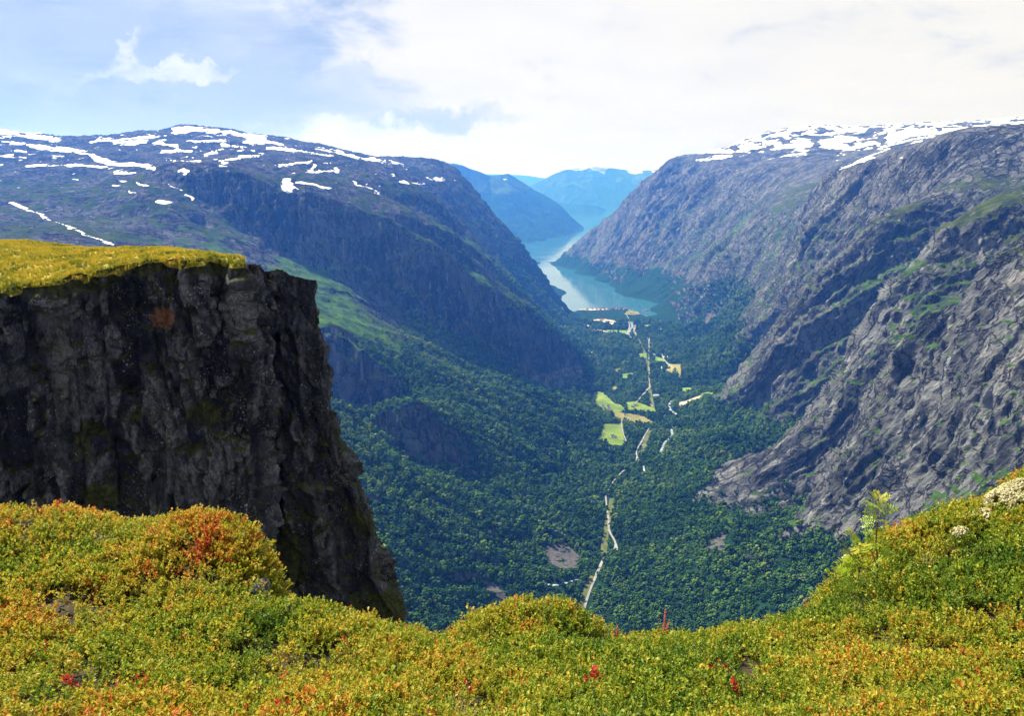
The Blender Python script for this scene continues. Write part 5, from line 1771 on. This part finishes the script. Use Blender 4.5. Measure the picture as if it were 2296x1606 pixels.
def pinnate(b0, t0, tone_):
    """compound leaf: six pairs of narrow leaflets along a curved midrib"""
    V, F, own = [], [], []
    L = np.linalg.norm(t0 - b0)
    d = unit(t0 - b0)
    up = unit(np.array((0, -0.75, 0.75)) + rl.normal(0, .3, 3)); up = unit(up - d * np.dot(up, d))
    side = np.cross(d, up)
    mid_ = [b0 + d * L * s_ + up * (-0.18 * L * (s_ ** 2 - s_)) + np.array((0, 0, 0.10 * L * math.sin(math.pi * s_))) for s_ in np.linspace(0, 1, 8)]
    tube(V, F, mid_, np.linspace(.0013, .0006, 8), 3)
    own += [0.2] * len(V)
    for i in range(1, 8):
        p = mid_[i]
        ll = L * (0.38 if i < 6 else .28) * rl.uniform(.85, 1.1) * (0.8 + 0.2 * math.sin(i / 7 * 3.1))
        for s_ in (-1, 1):
            ld = unit(side * s_ * 1.0 + d * 0.62 + np.array((0, 0, -0.22)) + rl.normal(0, .08, 3))
            sd = unit(np.cross(ld, up))
            leaf_quads(V, F, own, p, ld, sd, unit(np.cross(sd, ld)), ll, ll * .30, tone_ - 0.75 + rl.uniform(-.12, .12), 0.2)
    leaf_quads(V, F, own, mid_[-1], d, side, up, L * .26, L * .09, tone_ - .75, .2)
    return V, F, own


LV = [((700, 470), (640, 420), .8), ((708, 480), (790, 440), .7), ((714, 398), (664, 308), .95), ((712, 432), (830, 368), .9), ((704, 512), (552, 456), .62), ((708, 578), (906, 505), .55), ((700, 590), (560, 552), .55), ((700, 640), (520, 640), .7), ((694, 664), (815, 668), .55),
      ((684, 700), (535, 716), .62), ((690, 745), (792, 778), .5), ((674, 790), (550, 782), .55), ((670, 820), (582, 890), .55), ((450, 812), (345, 792), .95), ((470, 840), (415, 900), .55), ((500, 870), (540, 845), .9),
      ((520, 890), (440, 940), .5), ((560, 935), (590, 860), .6), ((600, 980), (650, 920), .55), ((480, 1040), (490, 930), .9), ((370, 1030), (275, 1000), .6), ((400, 1060), (300, 1075), .85), ((440, 1080), (380, 1000), .6),
      ((400, 1170), (240, 1140), .75), ((410, 1175), (265, 1190), .65), ((430, 1180), (320, 1120), .7), ((372, 1245), (220, 1250), .6), ((390, 1262), (320, 1310), .55), ((430, 1300), (410, 1290), .6), ((460, 1320), (470, 1245), .6),
      ((420, 1330), (250, 1390), .6), ((440, 1360), (300, 1440), .6), ((560, 1190), (480, 1110), .75), ((600, 1200), (560, 1090), .85), ((640, 1160), (720, 1100), .6), ((620, 1240), (520, 1190), .7), ((690, 1010), (770, 960), .55),
      ((700, 1050), (830, 1010), .6), ((640, 1260), (700, 1180), .6), ((560, 1230), (640, 1290), .55)]
for (a_, b_, tn_) in LV:
    if math.hypot(b_[0] - a_[0], b_[1] - a_[1]) < 60:
        b_ = (a_[0] - 90, a_[1] + 60)
    V, F, own = pinnate(z4(*a_, rl.uniform(-.06, .03)), z4(*b_, rl.uniform(-.14, .06)), tn_)
    part('leaf', V, F, M_row, rw, own)

# red sorrel spikes on the rim
M_sor = leaf_mat('sorrel_seeds', [(0.0, (0.20, 0.02, 0.012)), (0.5, (0.42, 0.045, 0.022)), (1.0, (0.60, 0.14, 0.06))], 0.6, 0.2, 0.25, inst=None)
M_sst = simple_mat('sorrel_stem', (0.20, 0.06, 0.03), (0.28, 0.12, 0.05), 40)


def sorrel(u0, v0, u1, v1, y, label, dense):
    p0 = unproj(u0, v0, y); p1 = unproj(u1, v1, y)
    o_ = empty('sorrel', tuple(p0 - np.array((0, 0, .12))))
    tag(o_, label, 'plant', 'red sorrel on the rim')
    org = np.array(o_.location)
    r_ = np.random.default_rng(int(u0))
    h = np.linalg.norm(p1 - p0)
    V, F = [], []
    ax = [np.zeros(3), p0 - org, (p0 + p1) / 2 - org + r_.normal(0, .003, 3), p1 - org]
    tube(V, F, ax, [.0022, .002, .0015, .0006], 5)
    part('stem', V, F, M_sst, o_, smooth=True)
    arms = [(ax[1] * .5 + ax[2] * .5, ax[3], 1.0)]
    for k_ in range(3):
        s_ = (-1) ** k_
        st = ax[1] * (1 - .25 * k_) + ax[2] * .25 * k_
        arms.append((st, st + np.array((s_ * h * .16, r_.normal(0, .01), h * .36)), .7))
    for st, en, k_ in arms:
        V, F, own = [], [], []
        n_ = int(dense * k_)
        for i in range(n_):
            t_ = i / n_
            c = st * (1 - t_) + en * t_ + r_.normal(0, .0045 * (1.15 - t_), 3)
            a = r_.uniform(0, 6.28)
            d = unit(np.array((math.cos(a), math.sin(a), r_.uniform(-.2, .7))))
            s2 = unit(np.cross(d, np.array((0, 0, 1.))))
            leaf_quads(V, F, own, c, d, s2, unit(np.cross(s2, d)), .0075, .006, r_.uniform(.1, .9), .35)
        part('seed_head', V, F, M_sor, o_, own)


sorrel(1485, 1440, 1492, 1368, 5.1, 'tall red sorrel spike standing on the rim right of the middle mound', 120)
sorrel(1381, 1436, 1384, 1406, 5.0, 'short red sorrel spike just right of the middle mound', 60)
sorrel(1806, 1374, 1806, 1342, 5.3, 'small red sorrel spike on the right rim below the rowan sapling', 50)

# grass on the rim: every tuft with its blades
M_gr = leaf_mat('rim_grass', [(0.0, (0.07, 0.11, 0.015)), (0.5, (0.20, 0.22, 0.04)), (1.0, (0.42, 0.34, 0.14))], 0.5, 0.3, 0.35, inst=None)


def tuft(u, v, y, n_, h, label, tone_, dx=0.0):
    p0 = unproj(u, v, y) - np.array((0, 0, .03))
    o_ = empty('grass_tuft', tuple(p0))
    tag(o_, label, 'grass', 'grass tufts along the rim')
    r_ = np.random.default_rng(int(u * 3 + v))
    for i in range(n_):
        a = r_.uniform(0, 6.28); ln = r_.uniform(.25, .9)
        dr = np.array((math.cos(a) + dx, math.sin(a) * .6, 0)) * ln
        hh = h * r_.uniform(.55, 1.1)
        b0 = np.array((r_.normal(0, .03), r_.normal(0, .02), 0))
        V, F = [], []
        w_ = .0022
        s_ = unit(np.cross(dr + np.array((1e-3, 0, 0)), np.array((0, 0, 1.)))) * w_
        pts_ = [b0 + dr * hh * t_ * t_ * .7 + np.array((0, 0, hh * (t_ - .22 * t_ * t_ * ln))) for t_ in (0, .3, .6, .85, 1)]
        for k_, p in enumerate(pts_):
            q_ = s_ * (1 - .22 * k_)
            V += [p - q_, p + q_]
        for k_ in range(4):
            F += [(2 * k_, 2 * k_ + 1, 2 * k_ + 3), (2 * k_, 2 * k_ + 3, 2 * k_ + 2)]
        part('blade', V, F, M_gr, o_, [tone_ + r_.uniform(-.2, .2)] * 10)


tuft(1645, 1425, 5.2, 14, .13, 'thin grass tuft left of the small red sorrel spike', .45)
tuft(1740, 1412, 5.25, 18, .15, 'pale grass tuft just left below the small red sorrel spike', .6)
tuft(1835, 1385, 5.25, 16, .16, 'bent grass tuft right of the small red sorrel spike', .5, .5)
tuft(1455, 1442, 5.0, 10, .11, 'few pale grass blades left of the tall red sorrel spike', .8)
tuft(1590, 1438, 5.1, 12, .14, 'slender grass tuft right of the tall red sorrel spike', .4)
tuft(955, 1445, 4.95, 10, .14, 'dry brown grass blades left of the middle mound', .9)
tuft(1285, 1470, 4.5, 14, .13, 'upright grass blades in front of the middle mound', .5)
tuft(640, 1372, 4.6, 12, .11, 'short dry grass below the rusty hummock beside the grey boulder', .8)
tuft(1040, 1590, 3.1, 16, .10, 'grass blades at the bottom edge left of the middle', .6)
tuft(1905, 1590, 3.1, 18, .11, 'grass blades at the bottom edge on the right', .6)
tuft(2080, 1255, 5.0, 16, .12, 'dry yellow grass in the shrubs right of the rowan sapling', .8, -.6)

# twigs with red leaves standing out of the heath
M_red = leaf_mat('red_leaves', [(0.0, (0.30, 0.02, 0.012)), (0.5, (0.50, 0.045, 0.022)), (1.0, (0.62, 0.13, 0.035))], 0.4, 0.5, 0.4, inst=None)
RED = [(1348, 1531, 1.5, 'brightest red leaf cluster, in the middle of the heath below the mound'), (1053, 1538, 1.0, 'small red leaf cluster below the left foot of the middle mound'), (1235, 1520, .9, 'tiny red leaf cluster left of the brightest red one'),
       (1611, 1498, 1.3, 'orange red leaf cluster below the tall red sorrel spike'), (1835, 1509, 1.2, 'dark red leaf cluster in the right half of the heath'), (1903, 1428, .9, 'red leaf cluster nearest below the rowan sapling'),
       (1728, 1441, .8, 'small red leaf cluster just under the right rim'), (1654, 1548, 1.2, 'deep red leaf cluster near the bottom right of the middle'), (179, 1540, 1.3, 'red leaf cluster near the bottom left corner'),
       (319, 1527, 1.0, 'red leaf cluster right of the one near the bottom left corner'), (102, 1460, 1.0, 'red leaf cluster nearest the left edge'), (517, 1249, 1.0, 'red leaf cluster on the right side of the rusty hummock'),
       (86, 1300, .9, 'red leaf cluster on the left, level with the rusty hummock'), (778, 1441, .9, 'red leaf cluster on the rim right of the rusty hummock')]
for i, (u, v, s_, lb) in enumerate(RED):
    p = fg_hit(u, v + 14, 0.06)
    p[2] -= 0.06
    me_ = sprig_mesh('red_leaf_cluster', 200 + i, 10, .14, .022, .0011, .2)
    own_a = me_.attributes['own']
    buf = np.zeros(len(own_a.data), np.float32); own_a.data.foreach_get('value', buf)
    own_a.data.foreach_set('value', buf)
    o_ = obj('red_leaf_cluster', me_, M_red)
    o_.location = p
    o_.scale = (s_, s_, s_ * .9)
    o_.rotation_euler = (0, 0, i * 1.3)
    tag(o_, lb, 'shrub', 'red leaf clusters in the heath')

# pale reindeer lichen on the right
M_lic = simple_mat('reindeer_lichen', (0.28, 0.24, 0.11), (0.50, 0.45, 0.25), 25)


def lichen(u, v, y, sx, sy, sz, rot, label, n_):
    import bmesh
    bm = bmesh.new(); bmesh.ops.create_icosphere(bm, subdivisions=1, radius=1.0)
    iv = np.array([q.co[:] for q in bm.verts]); it = np.array([[q.index for q in f.verts] for f in bm.faces]); bm.free()
    r_ = np.random.default_rng(int(u))
    V, F = [], []
    for i in range(n_):
        a, rr = r_.uniform(0, 6.28), math.sqrt(r_.random())
        x_, y_ = sx * rr * math.cos(a), sy * rr * math.sin(a)
        if float(fbm(np.array([x_ / sx * 1.8]), np.array([y_ / sy * 1.8]), u * .01, 3)[0]) + .36 < rr * .42:
            continue
        z_ = sz * math.sqrt(max(0, 1 - rr * rr)) * r_.uniform(.7, 1.1)
        s_ = r_.uniform(.004, .009)
        q = iv * s_ * (1 + .35 * r_.normal(size=(len(iv), 1))) + np.array((x_, y_, z_))
        o_ = len(V)
        V += list(q); F += [tuple(k_ + o_) for k_ in it]
    p = unproj(u, v, y)
    me_ = mesh_np('lichen_cushion', np.array(V), np.array(F), False)
    o_ = obj('lichen_cushion', me_, M_lic)
    o_.location = p - np.array((0, 0, sz * .35))
    o_.rotation_euler = (0, rot, 0)
    tag(o_, label, 'lichen', 'pale lichen cushions on the right')


lichen(2268, 1108, 5.7, .24, .15, .07, -0.55, 'largest cream lichen cushion at the right edge of the slope', 2400)
lichen(2196, 1156, 5.55, .10, .09, .045, -0.4, 'middle sized cream lichen cushion left below the largest one', 420)
lichen(2152, 1192, 5.25, .06, .05, .04, -0.3, 'smallest cream lichen cushion, lone and nearest on the right slope', 260)

# grey boulder under the rusty hummock
import bmesh
bm = bmesh.new(); bmesh.ops.create_icosphere(bm, subdivisions=5, radius=1.0)
bv = np.array([q.co[:] for q in bm.verts]); bt = np.array([[q.index for q in f.verts] for f in bm.faces]); bm.free()
q = bv / np.maximum(np.abs(bv).max(1, keepdims=True) ** .55, .3)
q = q * (1 + .12 * fbm(bv[:, 0] * 1.6, bv[:, 1] * 1.6, bv[:, 2] * 1.6, 4)[:, None] + .05 * fbm(bv[:, 0] * 6, bv[:, 1] * 6, bv[:, 2] * 6, 3)[:, None])
q = q * np.array((.13, .13, .16))
m_b, t, b, out = material('boulder_rock')
tcx = t.node('ShaderNodeTexCoord').outputs['Object']
cb = t.mix(t.ramp(t.noise(tcx, 14, 6, .7), .35, .65), (0.055, 0.055, 0.054), (0.17, 0.165, 0.155))
cb = t.mix(t.ramp(t.noise(tcx, 30, 4, .6), .60, .66), cb, (0.34, 0.34, 0.31))
t.link(cb, b.inputs['Base Color'])
bo = obj('boulder', mesh_np('boulder', q, bt), m_b)
bo.location = unproj(562, 1352, 4.98)
tag(bo, 'grey lichen spotted boulder under the rusty hummock on the left', 'boulder')
plant_wood(is_clear)
finish_land()
haze_box()
